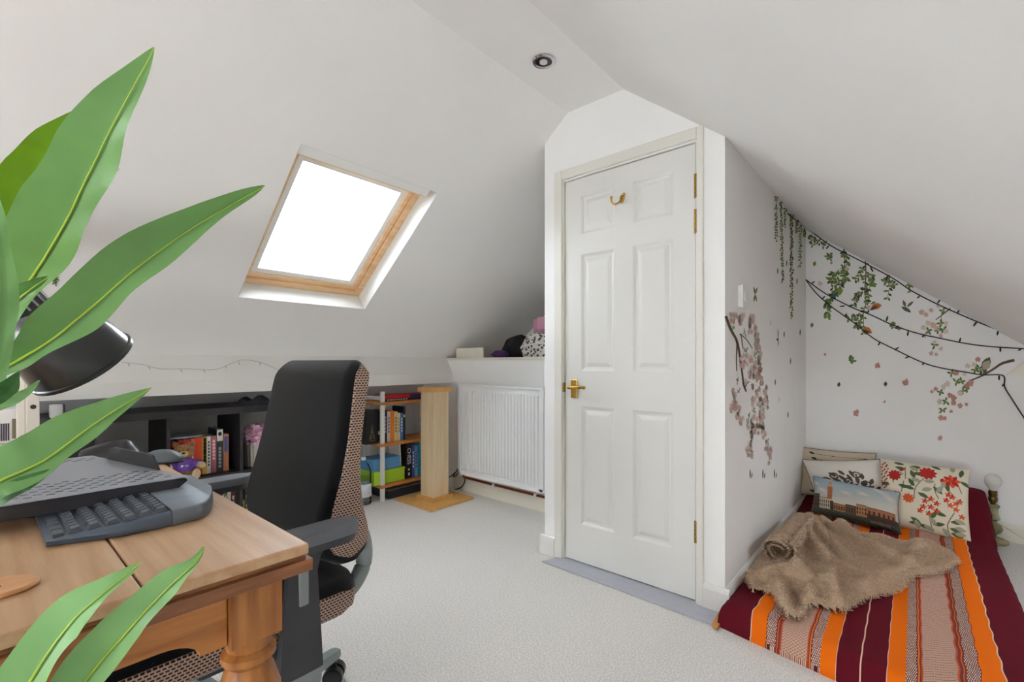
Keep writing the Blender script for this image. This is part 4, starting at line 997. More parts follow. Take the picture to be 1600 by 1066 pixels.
for a, b, h, c, lab, bd in [(644, 647.5, 0.255, (40, 80, 170), 'blue and white book right of the chess book', (230, 235, 240)), (648, 652.5, 0.25, (130, 160, 196), 'pale blue book right of the chess book', (60, 90, 140)), (653, 659, 0.258, (20, 140, 172), 'turquoise book half behind the pedestal', (10, 110, 150)), (659.3, 664, 0.25, (20, 60, 90), 'navy book hidden behind the pedestal', (200, 200, 200))]:
    book(pb(a), pb(b) - 0.0008, ZB[0] + 0.0005, h, XB, 0.17, c, lab, 'books on the lowest bamboo board', bands=lines(5, 0.3, 0.85, bd))
tray = thing('metal_tray', 'dark grey metal tin under the lowest bamboo board', 'tin', (-3.15, pb(635), 0))
obj('tin_body', G().hexa([(-3.24, pb(600) + 0.02, 0.002), (-3.03, pb(600) + 0.03, 0.002), (-3.03, Y1s - 0.02, 0.002), (-3.24, Y1s - 0.02, 0.002), (-3.25, pb(600), 0.07), (-3.015, pb(600) + 0.015, 0.07), (-3.015, Y1s - 0.02, 0.07), (-3.25, Y1s - 0.02, 0.07)]), mat('dark_tin', (74, 72, 76), 0.35, 0.6), tray)
obj('rim', G().box(-3.255, -3.008, pb(600) + 0.005, Y1s - 0.018, 0.070, 0.077), mat('dark_tin_rim', (120, 120, 124), 0.3, 0.6), tray)
# water bottle
c = at_z(570, 785, 0); WB = glass_mat('clear_plastic', (0.97, 0.985, 0.99), 0.18, 0.12)
wb = thing('water_bottle', 'large clear plastic water bottle on the carpet by the shelf', 'bottle', (c.x + 0.03, c.y - 0.03, 0))
M = Matrix.Translation((c.x + 0.03, c.y - 0.03, 0))
prof = [(0.050, 0.001), (0.056, 0.012)]
for k in range(9): prof += [(0.057, 0.02 + k * 0.022), (0.0545, 0.031 + k * 0.022)]
prof += [(0.057, 0.225), (0.053, 0.255), (0.036, 0.295), (0.018, 0.318), (0.016, 0.33)]
obj('body', G().lathe(prof, 28, M), WB, wb, True)
obj('cap', G().lathe([(0.018, 0.326), (0.018, 0.346), (0.015, 0.348)], 20, M), mat('pale_cap', (190, 205, 214), 0.4), wb, True)
obj('paper_label', G().lathe([(0.0578, 0.06), (0.0578, 0.155)], 28, M, cap=False), mat('bottle_label', (214, 218, 222), 0.55, var=0.15, vscale=18), wb, True)
obj('water', G().lathe([(0.048, 0.004), (0.053, 0.014), (0.053, 0.20)], 24, M), glass_mat('water', (0.90, 0.94, 0.96), 0.12, 0.05), wb, True)

# ================================================================ PEDESTAL STAND
BEECH = wood('birch_panel', (226, 204, 168), (212, 186, 146), 0.45, 'Z', 8, 14)
MDF = mat('orange_ply', (210, 160, 92), 0.45, var=0.08, vscale=20)
px_, py_ = -2.757, 2.28
pd = thing('speaker_stand', 'pale wooden square pedestal stand with ply base beside the radiator', 'stand', (px_, py_, 0))
obj('base_plate', G().box(px_ - 0.212, px_ + 0.212, py_ - 0.205, py_ + 0.205, 0.001, 0.019), MDF, pd)
obj('plinth', G().box(px_ - 0.098, px_ + 0.098, py_ - 0.098, py_ + 0.098, 0.019, 0.045), MDF, pd)
obj('column_board', G().box(px_ - 0.074, px_ + 0.074, py_ - 0.074, py_ + 0.012, 0.045, 0.826), BEECH, pd)
obj('column_board', G().box(px_ - 0.074, px_ + 0.072, py_ + 0.014, py_ + 0.074, 0.045, 0.826), BEECH, pd)
obj('top_plate', G().box(px_ - 0.092, px_ + 0.092, py_ - 0.092, py_ + 0.092, 0.826, 0.860), MDF, pd)

# ================================================================ RADIATOR
RADW = mat('radiator_white', (232, 233, 233), 0.35)
rx0, rx1, rz0, rz1, ry = -2.735, -1.895, 0.165, 0.872, 2.50
rad = thing('radiator', 'white ribbed panel radiator on the low wall', 'radiator', ((rx0 + rx1) / 2, ry + 0.04, 0.16))
obj('panel_back', G().rbox(rx0, rx1, ry + 0.012, ry + 0.05, rz0, rz1, 0.006), RADW, rad, True)
obj('top_grille', G().rbox(rx0 - 0.004, rx1 + 0.004, ry - 0.004, ry + 0.055, rz1 - 0.012, rz1 + 0.004, 0.003), RADW, rad)
nr = 25; w = (rx1 - rx0 - 0.08) / nr
gflute = []
for k in range(nr):
    xa_ = rx0 + 0.04 + k * w
    P = []
    for z, s in ((rz0 + 0.03, 0.0), (rz0 + 0.045, 1.0), (rz1 - 0.06, 1.0), (rz1 - 0.045, 0.0)):
        P.append([(xa_ + w * 0.08, ry + 0.013, z), (xa_ + w * 0.26, ry + 0.013 - 0.012 * s, z), (xa_ + w * 0.74, ry + 0.013 - 0.012 * s, z), (xa_ + w * 0.92, ry + 0.013, z)])
    obj('rib', G().grid(P), RADW, rad)
obj('side_panel', G().rbox(rx0 - 0.004, rx0 + 0.03, ry - 0.001, ry + 0.05, rz0, rz1 - 0.012, 0.003), RADW, rad); obj('side_panel', G().rbox(rx1 - 0.03, rx1 + 0.004, ry - 0.001, ry + 0.05, rz0, rz1 - 0.012, 0.003), RADW, rad)
obj('bottom_lip', G().rbox(rx0, rx1, ry - 0.001, ry + 0.05, rz0 - 0.006, rz0 + 0.022, 0.003), RADW, rad)
for z in (rz1 - 0.05, rz0 + 0.06): obj('bracket', G().box(rx1 + 0.004, rx1 + 0.02, ry + 0.03, YR - 0.005, z - 0.03, z + 0.03), mat('bracket_grey', (120, 120, 120), 0.4, 0.6), rad)
COP = mat('copper_pipe', (136, 66, 46), 0.4, 0.6)
zp = 0.118
pp = thing('heating_pipe', 'reddish copper heating pipe clipped along the skirting below the radiator', 'pipe', (-2.3, YR - 0.04, zp))
obj('pipe', G().tube(smoothpath([(-2.70, ry + 0.03, 0.16), (-2.705, ry + 0.035, 0.135), (-2.68, YR - 0.04, 0.122), (-2.3, YR - 0.04, zp), (XCL, YR - 0.04, zp - 0.004)], 5), 0.009, 10), COP, pp, True)
for x in (-2.40, -2.0): obj('pipe_clip', G().box(x - 0.008, x + 0.008, YR - 0.06, YR - 0.01, zp - 0.014, zp + 0.014), WHITEP, pp)
tag(obj('cable_loop', G().tube(smoothpath([at_y(x, y, YR - 0.03) for x, y in ((702, 746), (712, 738), (716, 732), (714, 742), (708, 745), (716, 735), (726, 748), (722, 760), (712, 765), (700, 766))], 6), 0.004, 6), mat('black_cable', (20, 20, 22), 0.5), smooth=True), 'black cable looped between pedestal and radiator', 'cable')

# ================================================================ THINGS ON THE LEDGE
def blob(name, c, r, sc, m, label, cat, rough=0.25, seed=0, zc=None):
    g = G().sphere((0, 0, 0), 1, 24, 16)
    vs_ = []
    for p in g.v:
        p = Vector(p); n_ = noise.noise(p * 1.7 + Vector((seed, 0, 0))) * rough
        q_ = Vector((p.x * sc[0], p.y * sc[1], p.z * sc[2])) * (r * (1 + n_)) + Vector(c)
        q_.z = max(q_.z, ZLEDGE + 0.001); vs_.append(tuple(q_))
    g.v = vs_
    return tag(obj(name, g, m, smooth=True, sharp=80), label, cat)
DK = mat('black_bag_fabric', (24, 20, 26), 0.85, var=0.3, vscale=20)
blob('holdall_bag', (-2.44, 2.90, 1.15), 0.13, (1.15, 1.0, 0.85), DK, 'black fabric bag lying on the ledge above the radiator', 'bag', 0.25, 1)
blob('pouch', (-2.47, 2.70, 1.112), 0.04, (2.0, 0.9, 0.8), mat('dark_purple_cloth', (66, 30, 92), 0.8, var=0.3, vscale=30), 'dark purple pouch at the front of the ledge', 'bag', 0.25, 5)
blob('bag_and_shade', (-2.13, 3.16, 1.26), 0.21, (1.25, 0.6, 1.05), mat('black_brown_cloth', (30, 20, 20), 0.85), 'large dark bag at the back of the ledge, enlarged to stand in for slope shade', 'bag', 0.25, 9)  # bag enlarged so its dark mass also stands for shade on the slope
# patterned helmet-like bag
LEO = mat('leopard_print', (222, 220, 214), 0.6)
nt = LEO.node_tree; tc = nt.nodes.new('ShaderNodeTexCoord'); vz = nt.nodes.new('ShaderNodeTexVoronoi'); vz.inputs['Scale'].default_value = 42
rp = nt.nodes.new('ShaderNodeValToRGB'); rp.color_ramp.interpolation = 'CONSTANT'
e = rp.color_ramp.elements; e[0].color = (*lin((120, 112, 108)), 1); e[0].position = 0; e[1].color = (*lin((24, 22, 24)), 1); e[1].position = 0.16
x_ = e.new(0.42); x_.color = (*lin((222, 220, 214)), 1)
nt.links.new(tc.outputs['Object'], vz.inputs['Vector']); nt.links.new(vz.outputs['Distance'], rp.inputs[0]); nt.links.new(rp.outputs[0], nt.nodes['Principled BSDF'].inputs['Base Color'])
c = at_y(846, 545, 2.74)
lb = thing('wash_bag', 'rounded black and white leopard-print bag on the ledge', 'bag', (c.x, c.y, ZLEDGE))
g = G().lathe([(0.155, 0.0), (0.172, 0.05), (0.172, 0.085), (0.15, 0.13), (0.11, 0.165), (0.05, 0.185), (0.0, 0.19)], 30, frame((c.x, c.y, ZLEDGE + 0.001), (1.0, 0, 0), (0, 0.62, 0), (0, 0, 1)), cap=False)
obj('bag_body', g, LEO, lb, True)
obj('white_band', G().tube([(c.x + 0.175 * math.cos(a), c.y + 0.112 * math.sin(a), ZLEDGE + 0.082 + 0.02 * math.sin(a * 1.0 + 2.2)) for a in np.linspace(0, 2 * math.pi, 33)], 0.007, 6), mat('white_band', (228, 226, 222), 0.6), lb, True)
pk = thing('pink_box', 'pink cardboard box behind the leopard-print bag', 'box', (-1.86, 2.95, ZLEDGE))
p = at_y(838, 505, 2.93)
obj('box_body', G().box(p.x - 0.03, p.x + 0.14, 2.93, 3.0, ZLEDGE + 0.0, p.z + 0.03), mat('pink_card', (196, 140, 168), 0.6), pk); obj('box_flap', G().box(p.x + 0.012, p.x + 0.14, 2.925, 2.93, p.z - 0.05, p.z + 0.045), mat('pale_pink_card', (214, 160, 186), 0.6), pk)
p = at_y(848, 478, 2.9)
blob('teal_hat', (p.x + 0.03, 3.0, p.z - 0.02), 0.06, (1.2, 1, 0.8), mat('teal_knit', (40, 84, 96), 0.9), 'dark teal knitted hat on top of the bag pile', 'hat', 0.15, 3)
# ================================================================ FUTON
FXC, FYB = -0.130, 3.925
def fut_front(xo): return 1.925 - 0.22 * (xo + 0.45) * 0.9
def zsurf(xo, y):        # top height of the futon
    rise = max(0.0, min(1.0, (y - 3.42) / 0.46)); rise = rise * rise * (3 - 2 * rise)
    e = max(0.0, abs(xo) - 0.36) / 0.09
    tuft = 0.006 * math.cos(xo * 2 * math.pi / 0.15) + 0.004 * math.sin(y * 9 + xo * 5)
    sd_r = max(0.0, min(1.0, (xo + 0.05) / 0.3)); rise *= 0.15 + 0.85 * sd_r * sd_r * (3 - 2 * sd_r)
    return 0.098 + tuft - 0.03 * e * e + 0.205 * rise
fut = thing('futon_mattress', 'orange and maroon striped roll-up floor mattress along the cupboard wall', 'mattress', (FXC, 2.9, 0))
NU, NV = 72, 120
V = []; UV = []; F = []
us = []
prof = []
for k in range(7): a = math.pi / 2 * k / 6; prof.append((-0.45 - 0.006 * math.sin(2 * a), 'l', a))
cols = [(-0.447, 0.0)] + [(-0.458, 0.02), (-0.461, 0.045), (-0.455, 0.066)]
for i in range(NU + 1): cols.append((-0.442 + 0.884 * i / NU, None))
cols += [(0.455, 0.066), (0.461, 0.045), (0.458, 0.02), (0.447, 0.0)]
for j in range(NV + 1):
    t = j / NV
    for (xo, zf) in cols:
        yf0 = fut_front(xo); y = yf0 + (FYB - yf0) * t
        lift = 0.0
        if t < 0.03:       # rounded front end
            s = 1 - t / 0.03; lift = 1 - math.sqrt(max(0, 1 - s * s))
        scal = 0.0022 * math.sin(y * 2 * math.pi / 0.11) * (1 if abs(xo) > 0.2 else 0.4)
        zt = zsurf(xo, y)
        if zf is None: z = zt * (1 - lift) + 0.02 * lift
        else:
            rise = max(0.0, min(1.0, (y - 3.42) / 0.46)); rise = rise * rise * (3 - 2 * rise) * (1 if xo > 0 else 0.15)
            z = zf * (1 - lift * 0.6) + (0.16 * rise if zf > 0.03 else 0.10 * rise * (zf > 0))
        V.append((FXC + xo + scal * (1 - 0.3 * abs(xo)), y, z)); UV.append((xo, y - 0.08 * lift))
n = len(cols)
for j in range(NV):
    for i in range(n - 1): F.append((j * n + i, j * n + i + 1, (j + 1) * n + i + 1, (j + 1) * n + i))
F.append(tuple(range(n))); F.append(tuple(range(NV * n, NV * n + n)))
F += [(j * n, (j + 1) * n, (j + 1) * n + n - 1, j * n + n - 1) for j in range(NV)]
g = G(); g.v = V; g.f = F
MAR, ORG = (98, 18, 32), (238, 112, 14)
fm = mat('striped_futon_cotton', MAR, 0.85, bump=0.25, bscale=500, spec=0.12)
nt = fm.node_tree; N = nt.nodes; L = nt.links
uvn = N.new('ShaderNodeAttribute'); uvn.attribute_name = 'weave'
sp = N.new('ShaderNodeSeparateXYZ'); L.new(uvn.outputs['Vector'], sp.inputs[0])
def math_(op, a, b=None, c=None):
    m = N.new('ShaderNodeMath'); m.operation = op
    for i, q in enumerate((a, b, c)):
        if q is None: continue
        if isinstance(q, (int, float)): m.inputs[i].default_value = q
        else: L.new(q, m.inputs[i])
    return m.outputs[0]
ab = math_('ABSOLUTE', sp.outputs['X'])
def ramp(inp, stops):
    r = N.new('ShaderNodeValToRGB'); r.color_ramp.interpolation = 'CONSTANT'
    el = r.color_ramp.elements
    while len(el) > 1: el.remove(el[0])
    el[0].position = stops[0][0]; el[0].color = (*lin(stops[0][1]), 1)
    for p, c in stops[1:]:
        q = el.new(p); q.color = (*lin(c), 1)
    L.new(inp, r.inputs[0]); return r.outputs[0]
CRM = (226, 190, 160)
w_ = math_('MULTIPLY', ab, 2.0)        # 0..0.92
k2 = lambda v: v * 2
base = ramp(w_, [(0, CRM), (k2(0.0016), MAR), (k2(0.0635), CRM), (k2(0.066), ORG), (k2(0.110), (120, 44, 40)),
                 (k2(0.138), (226, 120, 50)), (k2(0.141), (130, 60, 50)), (k2(0.146), (200, 84, 50)), (k2(0.149), (176, 120, 100)), (k2(0.232), (200, 84, 50)), (k2(0.235), (130, 60, 50)), (k2(0.243), (226, 120, 50)), (k2(0.246), (130, 60, 50)), (k2(0.250), (120, 44, 40)),
                 (k2(0.282), ORG), (k2(0.333), CRM), (k2(0.336), MAR)])
# woven dashes in the outer bands and lozenges in the middle band
band = math_('ADD', math_('MULTIPLY', math_('GREATER_THAN', ab, 0.1105), math_('LESS_THAN', ab, 0.136)), math_('MULTIPLY', math_('GREATER_THAN', ab, 0.251), math_('LESS_THAN', ab, 0.2815)))
br = N.new('ShaderNodeTexBrick'); br.offset = 0.5
br.inputs['Scale'].default_value = 50.0; br.inputs['Brick Width'].default_value = 0.26; br.inputs['Row Height'].default_value = 0.5; br.inputs['Mortar Size'].default_value = 0.055
br.inputs['Color1'].default_value = (*lin((226, 206, 190)), 1); br.inputs['Color2'].default_value = (*lin((198, 170, 156)), 1); br.inputs['Mortar'].default_value = (*lin((104, 36, 40)), 1)
L.new(uvn.outputs['Vector'], br.inputs['Vector'])
mx1 = N.new('ShaderNodeMix'); mx1.data_type = 'RGBA'; L.new(band, mx1.inputs[0]); L.new(base, mx1.inputs[6]); L.new(br.outputs['Color'], mx1.inputs[7])
mid = math_('MULTIPLY', math_('GREATER_THAN', ab, 0.150), math_('LESS_THAN', ab, 0.2315))
cmb = N.new('ShaderNodeCombineXYZ')
L.new(math_('ADD', math_('MULTIPLY', sp.outputs['X'], 70.0), math_('MULTIPLY', sp.outputs['Y'], 70.0)), cmb.inputs[0]); L.new(math_('SUBTRACT', math_('MULTIPLY', sp.outputs['X'], 70.0), math_('MULTIPLY', sp.outputs['Y'], 70.0)), cmb.inputs[1])
vo = N.new('ShaderNodeTexVoronoi'); vo.inputs['Randomness'].default_value = 0.0; vo.inputs['Scale'].default_value = 1.0; vo.distance = 'CHEBYCHEV'
L.new(cmb.outputs[0], vo.inputs['Vector'])
vr = ramp(vo.outputs['Distance'], [(0, (224, 204, 184)), (0.12, (150, 82, 70)), (0.22, (222, 194, 172)), (0.40, (138, 66, 58))])
mx2 = N.new('ShaderNodeMix'); mx2.data_type = 'RGBA'; L.new(mid, mx2.inputs[0]); L.new(mx1.outputs[2], mx2.inputs[6]); L.new(vr, mx2.inputs[7])
L.new(mx2.outputs[2], N['Principled BSDF'].inputs['Base Color'])
fo = obj('mattress', g, fm, fut, True, sharp=60)
at = fo.data.attributes.new('weave', 'FLOAT_VECTOR', 'POINT')
at.data.foreach_set('vector', np.array([(a, b, 0) for a, b in UV], dtype=np.float32).ravel())
# wooden door wedge
wdg = obj('door_wedge', G().prism([at_z(1112, 978, 0.002), at_z(1120, 986, 0.002), at_z(1136, 966, 0.002), at_z(1127, 958, 0.002)], (0, 0, 0.022)), wood('wedge_wood', (206, 146, 78), (184, 120, 60), 0.5, 'Y', 10, 8))
v = wdg.data.vertices
for q in v:
    if q.co.z > 0.01 and q.index in (4, 5): q.co.z = 0.010
tag(wdg, 'small pale wooden door wedge on the carpet by the mattress corner', 'door wedge')

# ================================================================ CUSHIONS
def cushion(name, label, c, right, up, w, h, th, pattern, n=150, piping=None, back=(214, 206, 192), pinch=0.10, pipe_r=0.004):
    """soft square pad: right / up are unit vectors, pattern(U, V) -> rgb arrays with U, V in 0..1"""
    c = Vector(c); right = Vector(right).normalized(); up = Vector(up).normalized(); nrm = right.cross(up).normalized()
    if nrm.dot(CAMP - c) < 0: nrm = -nrm
    root = thing(name, label, 'cushion', tuple(c))
    u = np.linspace(-1, 1, n + 1); Ug, Vg = np.meshgrid(u, u, indexing='ij')
    edge = np.maximum(0, (1 - np.abs(Ug) ** 2.6)) * np.maximum(0, (1 - np.abs(Vg) ** 2.6))
    H_ = th / 2 * edge ** 0.42
    px = Ug * (1 - pinch * (1 - Vg ** 2) * np.abs(Ug) ** 4 * 0.55); pyv = Vg * (1 - pinch * (1 - Ug ** 2) * np.abs(Vg) ** 4 * 0.55)
    wr = 0.004 * np.sin(Ug * 5 + Vg * 3.0) * edge + 0.003 * np.sin(Vg * 7 - Ug * 4 + 1) * edge
    def pos(sgn):
        X = px * w / 2; Y = pyv * h / 2; Z = sgn * H_ + wr
        return (np.array(c)[None, None] + X[..., None] * np.array(right) + Y[..., None] * np.array(up) + Z[..., None] * np.array(nrm)).reshape(-1, 3)
    A_, B_ = pos(1), pos(-1)
    N_ = (n + 1) ** 2
    idx = np.arange(N_).reshape(n + 1, n + 1)
    q = np.stack([idx[:-1, :-1], idx[1:, :-1], idx[1:, 1:], idx[:-1, 1:]], -1).reshape(-1, 4)
    for nm, P_, col in (('cover_front', A_, True), ('cover_back', B_, False)):
        g = G(); g.v = [tuple(p) for p in P_]; g.f = [tuple(int(i) for i in f) for f in q]
        if col:
            o = obj(nm, g, attr_mat(name + '_print'), root, True, sharp=80)
            rgb = pattern((Ug + 1) / 2, (Vg + 1) / 2)
            l_ = np.where(rgb <= 10 / 255, rgb / 12.92, ((rgb + 0.055) / 1.055) ** 2.4)
            ca = o.data.color_attributes.new('print', 'FLOAT_COLOR', 'POINT')
            ca.data.foreach_set('color', np.concatenate([l_, np.ones_like(l_[..., :1])], -1).astype(np.float32).ravel())
        else: o = obj(nm, g, mat(name + '_back', back, 0.9), root, True, sharp=80)
    if piping:
        ring = np.concatenate([idx[:, 0], idx[-1, 1:], idx[-2::-1, -1], idx[0, -2:0:-1]])
        pts = [tuple(A_[i]) for i in ring[::3]]; pts.append(pts[0])
        obj('piping', G().tube(pts, pipe_r, 6), mat(name + '_piping', piping, 0.8), root, True)
    return root
def canvas(U, col): return np.ones(U.shape + (3,)) * (np.array(col) / 255)
def fill(img, mask, col, a=1.0):
    img[mask] = img[mask] * (1 - a) + np.array(col) / 255 * a
def ell(U, V, cx, cy, ang, L_, W_):      # leaf mask
    a = math.radians(ang); x = (U - cx) * math.cos(a) + (V - cy) * math.sin(a); y = -(U - cx) * math.sin(a) + (V - cy) * math.cos(a)
    t = np.clip(x / L_, 0, 1); return (x > 0) & (x < L_) & (np.abs(y) < W_ * np.sin(np.pi * t) ** 0.8)
def stroke(U, V, pts, wd):
    m = np.zeros(U.shape, bool); pts = smoothpath([(p[0], p[1], 0) for p in pts], 8)
    for a, b in zip(pts, pts[1:]):
        d = b - a; l2 = max(1e-9, d.x * d.x + d.y * d.y); t = np.clip(((U - a.x) * d.x + (V - a.y) * d.y) / l2, 0, 1)
        m |= (U - a.x - t * d.x) ** 2 + (V - a.y - t * d.y) ** 2 < wd * wd
    return m
def pat_arrow(U, V):
    im = canvas(U, (196, 182, 158)); K = (38, 32, 30)
    for cy, x0, x1 in ((0.88, 0.16, 0.86), (0.76, 0.20, 0.80), (0.62, 0.10, 0.7), (0.48, 0.2, 0.9), (0.34, 0.18, 0.8), (0.20, 0.22, 0.8), (0.08, 0.2, 0.85)):
        fill(im, stroke(U, V, [(x0, cy), (lerp(x0, x1, .4), cy - 0.03), (x1, cy - 0.03)], 0.004), K)
        fill(im, ell(U, V, x0 - 0.05, cy + 0.035, -28, 0.10, 0.022), K); fill(im, ell(U, V, x1 - 0.01, cy - 0.02, -25, 0.07, 0.018), K)
    return im
def pat_damask(U, V):
    im = canvas(U, (222, 216, 206)); K = (78, 68, 54)
    def rr(cx, cy): return np.hypot(U - cx, V - cy)
    cx, cy = 0.52, 0.36
    r = rr(cx, cy); th = np.degrees(np.arctan2(V - cy, U - cx))
    dome = (r < 0.43) & (V > 0.10)
    m = np.zeros(U.shape, bool)
    for a in range(-10, 200, 20):
        for rad, L_ in ((0.08, 0.13), (0.20, 0.15), (0.31, 0.12)):
            x = cx + rad * math.cos(math.radians(a)); y = cy + rad * math.sin(math.radians(a))
            m |= ell(U, V, x, y, a + (35 if rad > 0.1 else -30), L_, 0.026)
    for x, y in ((0.38, 0.66), (0.66, 0.68), (0.74, 0.52), (0.32, 0.48), (0.54, 0.56)):
        q = rr(x, y); m |= (q < 0.062) & (q > 0.036) & (U < x + 0.05); m |= q < 0.018
    fill(im, m & dome, K); return im
def pat_city(U, V):
    # generic waterfront print: sky, cloud, brick tower, rows of buildings, dark water
    im = canvas(U, (150, 176, 190))
    sky = np.array((116, 150, 176)) / 255; hz = np.array((190, 184, 172)) / 255
    t = np.clip(1.3 - V * 1.1 + U * 0.25, 0, 1)[..., None]; im[:] = sky * (1 - t) + hz * t
    cl = np.sin(U * 9 + np.sin(V * 14) * 1.2) * np.sin(V * 13 + U * 4) + 0.6 * np.sin(U * 23 + V * 17)
    fill(im, (cl > 0.55) & (V > 0.45), (198, 186, 168), 0.6); fill(im, (cl > 1.0) & (V > 0.45), (210, 198, 178), 0.7)
    fill(im, V < 0.16, (58, 66, 58)); fill(im, (V < 0.16) & (np.sin(U * 60 + V * 90) > 0.6), (84, 92, 82))
    def bld(x0, x1, y1, c, rows=2, cols=5, wc=(50, 38, 30)):
        fill(im, (U > x0) & (U < x1) & (V > 0.15) & (V < y1), c)
        fill(im, (U > x0) & (U < x1) & (V > y1 - 0.012) & (V < y1 + 0.008), tuple(int(q * 0.7) for q in c))
        for i in range(cols):
            for j in range(rows):
                wx = lerp(x0, x1, (i + 0.5) / cols); wy = lerp(0.19, y1 - 0.05, (j + 0.5) / rows)
                fill(im, (abs(U - wx) < (x1 - x0) / cols * 0.22) & (abs(V - wy) < (y1 - 0.2) / rows * 0.28), wc)
    bld(0.0, 0.10, 0.50, (84, 72, 58), 3, 3); bld(0.10, 0.24, 0.42, (176, 166, 142), 2, 5); bld(0.24, 0.28, 0.36, (70, 54, 40), 2, 2)
    bld(0.28, 0.42, 0.33, (150, 108, 70), 2, 5); bld(0.42, 0.54, 0.36, (96, 74, 52), 2, 4); bld(0.54, 0.66, 0.42, (164, 122, 82), 2, 4); bld(0.66, 0.97, 0.40, (158, 98, 64), 1, 6)
    fill(im, (U > 0.66) & (U < 1) & (V > 0.13) & (V < 0.24), (70, 46, 36))
    fill(im, (U > 0.205) & (U < 0.265) & (V > 0.40) & (V < 0.74), (160, 96, 58)); fill(im, (U > 0.21) & (U < 0.26) & (V > 0.74) & (V < 0.80), (186, 150, 106))
    fill(im, (V > 0.80) & (V < 0.93) & (abs(U - 0.235) < (0.93 - V) * 0.20), (166, 136, 96))
    fill(im, (V < 0.10) & (abs(U - 0.8) < 0.1) & (V > 0.05), (120, 100, 78)); return im
def pat_floral(U, V):
    im = canvas(U, (214, 204, 182)); GR, GY, RD, OR = (74, 94, 52), (158, 154, 132), (176, 34, 26), (212, 84, 34)
    def leaf(x, y, a, L_=0.10, W_=0.022, c=GR): fill(im, ell(U, V, x, y, a, L_, W_), c)
    def flower(x, y, r, c, k=9, c2=None):
        for i in range(k): fill(im, ell(U, V, x, y, 360 / k * i + 10, r, r * 0.26), c if i % 2 else (c2 or c))
    for p in ([(0.62, 0.02), (0.60, 0.14), (0.58, 0.24)], [(0.80, 0.02), (0.77, 0.15), (0.84, 0.33)], [(0.28, 0.50), (0.30, 0.66)], [(0.42, 0.44), (0.44, 0.60), (0.55, 0.78)], [(0.38, 0.60), (0.42, 0.74), (0.46, 0.90)], [(0.68, 0.48), (0.64, 0.58), (0.64, 0.68)], [(0.84, 0.55), (0.74, 0.68), (0.70, 0.76)], [(0.32, 0.70), (0.31, 0.88)], [(0.18, 0.62), (0.16, 0.76)], [(0.92, 0.62), (0.88, 0.72)]):
        fill(im, stroke(U, V, p, 0.006), (120, 112, 84))
    for x, y, a in ((0.50, 0.10, 150), (0.50, 0.10, 185), (0.62, 0.12, 15), (0.60, 0.06, 170), (0.80, 0.20, 10), (0.79, 0.12, -15), (0.80, 0.06, -10), (0.76, 0.26, 165), (0.72, 0.55, 140), (0.78, 0.60, 100), (0.30, 0.60, -20), (0.14, 0.58, 170), (0.24, 0.60, -15), (0.42, 0.60, 120), (0.46, 0.52, -25), (0.42, 0.72, 110), (0.32, 0.84, 170), (0.36, 0.90, 5), (0.30, 0.92, 170), (0.40, 0.80, -5), (0.70, 0.92, 150), (0.90, 0.84, 80), (0.90, 0.78, -20), (0.66, 0.30, -120)): leaf(x, y, a, 0.13, 0.026)
    for x, y, a in ((0.66, 0.12, 130), (0.84, 0.14, -5), (0.84, 0.06, 10), (0.72, 0.10, -50), (0.44, 0.14, -70), (0.50, 0.56, 20), (0.52, 0.70, 5), (0.30, 0.76, 170), (0.38, 0.72, -20), (0.66, 0.56, 60), (0.72, 0.64, 80), (0.82, 0.90, 90), (0.46, 0.84, 150), (0.64, 0.04, 160), (0.84, 0.24, -10)): leaf(x, y, a, 0.12, 0.03, GY)
    flower(0.56, 0.83, 0.105, RD, 10); flower(0.19, 0.73, 0.085, RD, 10); flower(0.81, 0.76, 0.10, RD, 8, OR); flower(0.36, 0.42, 0.07, OR, 9); flower(0.22, 0.44, 0.06, OR, 8)
    for x, y in ((0.54, 0.42), (0.60, 0.46), (0.66, 0.41), (0.52, 0.34), (0.60, 0.35), (0.58, 0.26), (0.66, 0.31), (0.49, 0.28), (0.76, 0.48), (0.82, 0.54), (0.86, 0.46), (0.80, 0.42), (0.90, 0.50), (0.86, 0.38), (0.78, 0.56), (0.92, 0.30)): flower(x, y, 0.042, RD if (x * 100) % 3 < 1.5 else OR, 5, OR)
    for i in range(22): 
        x = 0.06 + 0.04 * math.sin(i * 2.1); y = 0.52 + i * 0.018; leaf(x, y, 40 + 50 * (i % 2), 0.035, 0.012, RD if i % 3 else (120, 30, 40))
    leaf(0.70, 0.72, 70, 0.07, 0.02, RD); leaf(0.24, 0.82, 10, 0.06, 0.022, RD)
    return im
back = Vector((0, 0.42, 0.9))
cushion('arrow_cushion', 'cream cushion with small dark arrow print at the wall corner', (-0.400, 3.83, 0.285), (1, 0.02, 0.02), (0, 0.30, 0.95), 0.42, 0.33, 0.10, pat_arrow, piping=(70, 58, 46), pipe_r=0.003)
cushion('damask_cushion', 'white cushion with half-round dark scroll print and brown piping', (-0.315, 3.655, 0.252), (1, -0.10, 0.16), (-0.34, 0.42, 0.86), 0.43, 0.36, 0.11, pat_damask, piping=(96, 80, 66))
cushion('floral_cushion', 'cream cushion embroidered with red flowers and green leaves', (0.034, 3.56, 0.270), (1, -0.08, -0.02), (0.02, 0.48, 0.88), 0.40, 0.41, 0.12, pat_floral, n=240)
cushion('cityscape_cushion', 'oblong cushion printed with a painted waterfront and brick tower', (-0.272, 3.43, 0.207), (1, -0.10, -0.045), (-0.03, 0.5, 0.87), 0.43, 0.235, 0.12, pat_city, n=180, piping=(120, 104, 76), back=(150, 130, 100))

